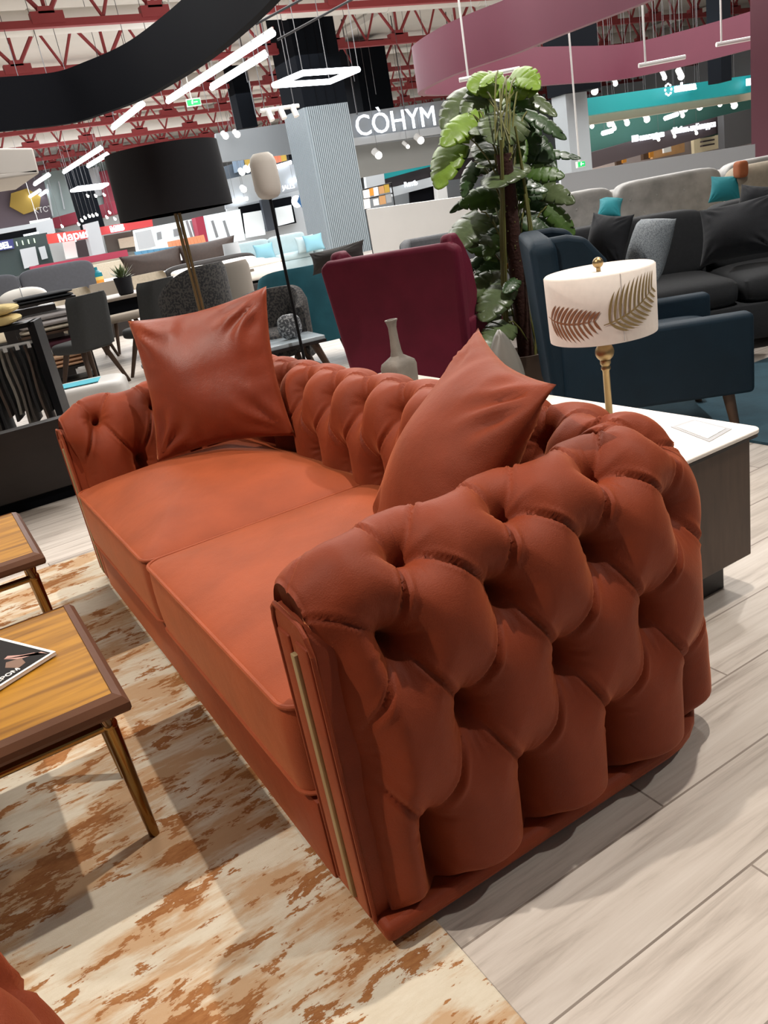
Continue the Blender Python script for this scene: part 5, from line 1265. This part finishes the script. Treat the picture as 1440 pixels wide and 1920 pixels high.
tg_ = D(408, 520, 8.2)
tub_chair('warm grey curved back chair behind the dark floral lounge chair', (tg_.x, tg_.y, 0), math.radians(-150), mat('warm_grey_bouclé', '8d857c', .95), .66, .95, name='curved_chair')
for k, (px, py, d, w, h, m, lb) in enumerate(((165, 478, 24, 2.6, .9, WHITEF, 'white bed far behind the striped bottle'), (215, 470, 27, 2.8, .95, mat('pale_linen_bed', 'cfcbc6', .9), 'pale bed in the distance left of the brown headboard'), (110, 512, 18, 1.9, .8, CREAM, 'cream bed behind the slate grey headboard'))):
    p = D(px, py, d); t = thing('distant_bed', lb, 'bed', (p.x, p.y, 0), -.1); B().box(w, .12, h+.1, (0, .9, (h+.1)/2), r=.03).build('headboard', BEIGE, t); B().box(w, 1.8, .5, (0, 0, .28), r=.08, seg=3).build('mattress', m, t)

# ------------------------------------------------------------------ dining group
def dining_chair(label, loc, rz, m, group=None, w=.48, hb=.92):
    t = thing('dining_chair', label, 'chair', loc, rz, group)
    P = []
    for i in range(13):
        z = .42+(hb-.42)*i/12; k = i/12
        ww = (w/2)*(1-.06*k); yy = .21+.09*k
        if i == 12: ww *= .90
        P.append([Vector((ww*math.copysign(abs(math.cos(a))**.35, math.cos(a)), yy+.03*math.copysign(abs(math.sin(a))**.6, math.sin(a))-.10*(abs(math.cos(a))**4), z)) for a in [2*PI*(j+.5)/20 for j in range(20)]])
    b = B(); V = b.grid(P, closev=True); b.bm.faces.new(V[-1]); b.bm.faces.new(V[0][::-1]); b.build('backrest', m, t)
    B().soft(w, .46, .12, (0, -.02, .445), .35, .45).build('seat', m, t)
    for sx in (-1, 1):
        for sy in (-1, 1): B().cyl((sx*.13, sy*.12+.0, .41), (sx*.235, sy*.235, 0), .030, .017, 10).build('leg', BROWNW, t)
    return t
dc = dining_chair('dark grey dining chair with splayed wood legs standing nearest the sofa arm', (1.07, 7.55, 0), math.radians(-150), DGREY, 'dark grey dining chairs')
c2 = FZ(290, 585, .6)
dup(dc, (1.78, 7.55, 0), math.radians(-154), 'dark grey dining chair right beside the black pot plant')
dt = thing('dining_table', 'long dark dining table behind the grey chairs', 'table', (2.35, 9.2, 0))
B().box(2.3, .95, .035, (0, 0, .745), r=.006).build('table_top', mat('grey_oak_top', '8d8378', .35), dt); B().box(2.2, .85, .14, (0, 0, .655)).build('apron', INK, dt, smooth=False)
for sx in (-1, 1):
    for sy in (-1, 1): B().cyl((sx*1.0, sy*.36, .66), (sx*1.1, sy*.42, 0), .04, .025, 8).build('leg', DARKW, dt)
for k, (px, py, lb) in enumerate(((120, 545, 'beige dining chair behind the dark grey chair top'), (205, 540, 'taupe dining chair between the striped bottle and the plant pot'), (290, 512, 'light taupe dining chair behind the black plant pot'))):
    p = FZ(px, py, .84); o = dining_chair(lb, (p.x if k else p.x, 10.2 if k != 0 else 10.0, 0), .1, BEIGE if k != 1 else mat('taupe_fabric', '8d8377', .9), 'beige dining chairs beyond the table', .52, .9)
    q = D(px, py, 10.6); o.location.x = q.x+.02
ppot = FZ(238, 552, .7625); pp = thing('potted_shrub', 'small green shrub in a black pot on the dining table', 'plant', ppot)
B().lathe([(.07, 0), (.085, .01), (.105, .2), (.095, .2), (.085, .17), (.001, .17)]).build('pot', BLACKSHADE, pp)
rl2 = random.Random(3); fo = B()
for k in range(90):
    a = rl2.random()*2*PI; e = rl2.uniform(.15, 1.35); L = rl2.uniform(.08, .22); d = Vector((math.cos(a)*math.cos(e), math.sin(a)*math.cos(e), math.sin(e))); p = Vector((0, 0, .17)); q = p+d*L; s = d.cross(Vector((0, 0, 1))).normalized()*.013
    v = [fo.bm.verts.new(x) for x in (p+d*L*.3, p+d*L*.65+s, q, p+d*L*.65-s)]; fo.bm.faces.new(v)
fo.build('foliage', LEAFG, pp, fixn=False)
bt_ = FZ(186, 534, .7625); bo = thing('striped_bottle', 'squat bottle banded blue yellow and orange on the dining table', 'bottle', bt_)
B().lathe([(.001, 0), (.10, 0), (.105, .08)], n=28).build('orange_band', ORGP, bo); B().lathe([(.105, .08), (.105, .135)], n=28).build('yellow_band', mat('sand_glass', 'cdb66c', .3), bo); B().lathe([(.105, .135), (.10, .20), (.06, .24), (.045, .25), (.045, .30), (.001, .30)], n=28).build('blue_band', mat('petrol_glass', '1c6f7e', .2), bo)
# dark patterned lounge chair
tub_chair('dark floral lounge chair with a high back beside the brass lamp pole', (1.98, 6.55, 0), math.radians(-152), PATT, .68, 1.0, name='lounge_chair')
gp = D(436, 570, 5.4); gg = thing('grass_pot', 'clump of bright green artificial grass in a pot behind the left pillow', 'plant', (gp.x, gp.y, .44))
st_ = thing('plant_stool', 'small dark stool carrying the artificial grass pot', 'stool', (gp.x, gp.y, 0)); B().cyl((0, 0, .40), (0, 0, .44), .17, None, 24).build('top', DARKW, st_)
for k in range(3): a = 2*PI*k/3; B().cyl((.1*math.cos(a), .1*math.sin(a), .40), (.15*math.cos(a), .15*math.sin(a), 0), .015, .012, 8).build('leg', DARKW, st_)
B().lathe([(.07, 0.001), (.09, .12), (.08, .12), (.001, .11)]).build('pot', BLACKM, gg); fo = B()
for k in range(140):
    a = rl2.random()*2*PI; r = rl2.random()*.06; t = rl2.uniform(0, .45); d = Vector((math.cos(a)*math.sin(t), math.sin(a)*math.sin(t), math.cos(t))); p = Vector((r*math.cos(a), r*math.sin(a), .10)); L = rl2.uniform(.16, .28); s = Vector((-math.sin(a), math.cos(a), 0))*.005
    v = [fo.bm.verts.new(x) for x in (p-s, p+s, p+d*L)]; fo.bm.faces.new(v)
fo.build('grass_blades', GRASSM, gg, fixn=False)

# ------------------------------------------------------------------ left: low panel, swatch rack, shelf of blankets
cb = thing('low_panel', 'near black slim low sideboard at the left edge behind the far sofa arm', 'board', (-.62, 3.76, 0))  # thin low panel standing on the floor, its use unknown
B().box(1.75, .09, .38, (0, 0, .26), r=.004).build('panel_body', DARKW, cb, smooth=False); B().box(1.7, .07, .07, (0, .01, .035)).build('plinth', INK, cb, smooth=False)
rk = D(40, 690, 5.3)
rack = thing('swatch_rack', 'black frame rack of hanging fabric samples at the left edge', 'rack', (rk.x-.14, rk.y, 0), -.30)
RW, RH = .62, .93
for sx in (-1, 1): B().box(.045, .30, RH, (sx*RW/2, 0, RH/2)).build('side_frame', BLACKM, rack, smooth=False)
B().box(RW, .30, .03, (0, 0, RH-.015)).build('top_board', BLACKM, rack, smooth=False); B().cyl((-RW/2, -.13, RH-.12), (RW/2, -.13, RH-.12), .008).build('hanging_rail', LAMPW, rack)
B().box(RW, .30, .04, (0, 0, .10)).build('bottom_board', BLACKM, rack, smooth=False)
FAB = [mat('sample_%d' % k, c, .95, bump=.2, bscale=200) for k, c in enumerate(('2b2a2a', '4a423c', '6d655c', '8b847a', '33302e', '594a40'))]
for k in range(15):
    x = -RW/2+.05+k*(RW-.1)/14; ln = rl2.uniform(.42, .66); b = B(); P = []
    for i in range(9):
        z = -ln*i/8; P.append([Vector((dx+.006*math.sin(i*.9+k), y, z)) for dx, y in ((-.007, -.12), (.007, -.12), (.009, .0), (.007, .12), (-.007, .12), (-.009, 0))])
    V = b.grid(P, closev=True); b.bm.faces.new(V[0]); b.bm.faces.new(V[-1])
    o = b.build('fabric_sample', FAB[(k*5) % 6], None); c, s_ = math.cos(-.30), math.sin(-.30)
    o.location = (rack.location.x+c*x+s_*.0, rack.location.y+s_*x, RH-.135); o.rotation_euler = (0, 0, -.30); tag(o, 'fabric sample hanging in the black rack at the left edge', 'fabric sample', 'fabric samples in the rack')
    if k % 2 == 0:
        h = B().box(.022, .02, .035, (0, -.135, .0)).build('clip', LAMPW, o, smooth=False)
tw = thing('folded_towel', 'folded pale yellow towel lying on top of the sample rack', 'towel', (rack.location.x-.02, rack.location.y, RH+.001), -.30)
def folded(t, w, d, h, m, n=3):
    for k in range(n): B().soft(w*(1-.03*k), d*(1-.02*(k % 2)), h/n*1.12, (.01*(k % 2), 0, h/n*(k+.5)), .22, .75, n=24).build('fold', m, t)
folded(tw, .5, .32, .13, YEL, 2)
sh_ = D(92, 625, 8.35)
cart = thing('blanket_shelf', 'dark open shelf trolley stacked with folded blankets', 'shelf', (sh_.x+.02, sh_.y, 0), -.10)
CW = .66
for z in (.08, .22, .60, .90): B().box(CW, .42, .025, (0, 0, z)).build('shelf_board', BROWNW if z in (.60,) else DARKW, cart, smooth=False)
for sx in (-1, 1):
    for sy in (-1, 1): B().box(.03, .03, .90, (sx*(CW/2-.015), sy*.195, .45)).build('post', DARKW, cart, smooth=False)
def onshelf(dx, z, w, d, h, m, label, n=2, name='folded_blanket', group='folded blankets on the dark shelf'):
    t = thing(name, label, 'blanket', (cart.location.x+dx, cart.location.y-.02, z), -.10, group); folded(t, w, d, h, m, n); return t
onshelf(0, .6135, .60, .38, .05, BEIGE, 'thin beige blanket under the grey white stack on the upper shelf', 1)
onshelf(0, .665, .58, .37, .13, mat('pale_grey_blanket', 'c4bebd', .9, bump=.2, bscale=80), 'pale grey folded blankets stacked on the upper shelf', 2)
onshelf(0, .2335, .60, .38, .08, PEACH, 'peach folded blanket at the bottom of the middle shelf stack', 2)
onshelf(0, .316, .59, .38, .06, mat('beige_peach_blanket', 'dcb796', .9, bump=.2, bscale=80), 'lighter peach blanket on top of the bottom one', 1)
onshelf(0, .378, .56, .37, .06, mat('off_white_blanket', 'd8d2cb', .9, bump=.2, bscale=80), 'off white blanket between the peach and maroon ones', 1)
onshelf(0.01, .44, .54, .36, .08, MAROON, 'maroon folded blanket topping the middle shelf stack', 1)
onshelf(.02, .9135, .6, .38, .07, CHARC, 'charcoal folded blanket on top of the blanket shelf', 2)
rb = thing('rolled_blanket', 'thick white rolled blanket tied in the middle behind the shelf', 'blanket', D(46, 566, 8.9), -.15)
rb.location.z = .84
B().soft(.52, .24, .22, (0, 0, .11), .35, .9).build('roll', WHITEF, rb); B().soft(.02, .25, .23, (0, 0, .1152), .9, .9).build('tie', GREYFAB, rb)
rs = thing('blanket_stand', 'low dark stand under the white rolled blanket', 'stand', (rb.location.x, rb.location.y, 0), -.15); B().box(.6, .3, .835, (0, 0, .4175)).build('body', DARKW, rs, smooth=False)
for k, (px, py, Yd, w, h, lb) in enumerate(((140, 748, 5.0, .62, .30, 'large white bag with a turquoise label beside the sofa arm'), (70, 800, 4.9, .28, .25, 'small white package with a turquoise wave under the sample rack'))):
    p = FZ(px, py, .02) if k == 0 else FZ(px, py+25, 0)
    d = D(px, py, 5.2 if k == 0 else 4.9)
    t = thing('white_package', lb, 'package', (.70, 6.25, 0) if k == 0 else (d.x, d.y+.1, 0), -.3 if k == 0 else -.2)
    zz = max(.2, d.z)
    if k == 0:
        B().soft(.66, .52, .26, (.06, .1, .13), .35, .4).build('bag', mat('white_plastic_bag', 'd9d6d2', .4), t)
        lbq = B().box(.40, .26, .004, (-.02, .04, 0)); lbq.bm.transform(Matrix.Translation((0, 0, .262)))
        lo = lbq.build('turquoise_label', LBLUE, t, smooth=False)
        text('label_letters', 'ткань', .06, Matrix.Translation((0, -.02, .347)), PAPER, lo, ext=.0005) if False else None
    else:
        B().box(w, .2, .25, (0, .05, .125), r=.01).build('box', WHITE, t); B().box(w*.7, .004, .08, (0, -.052, .09)).build('turquoise_wave', LBLUE, t, smooth=False)
og = D(10, 800, 4.9); o = B().soft(.12, .1, .2, e=.6).build('orange_package', ORGP); o.location = (og.x, og.y, .11); tag(o, 'small orange package under the sample rack at the left edge', 'package')
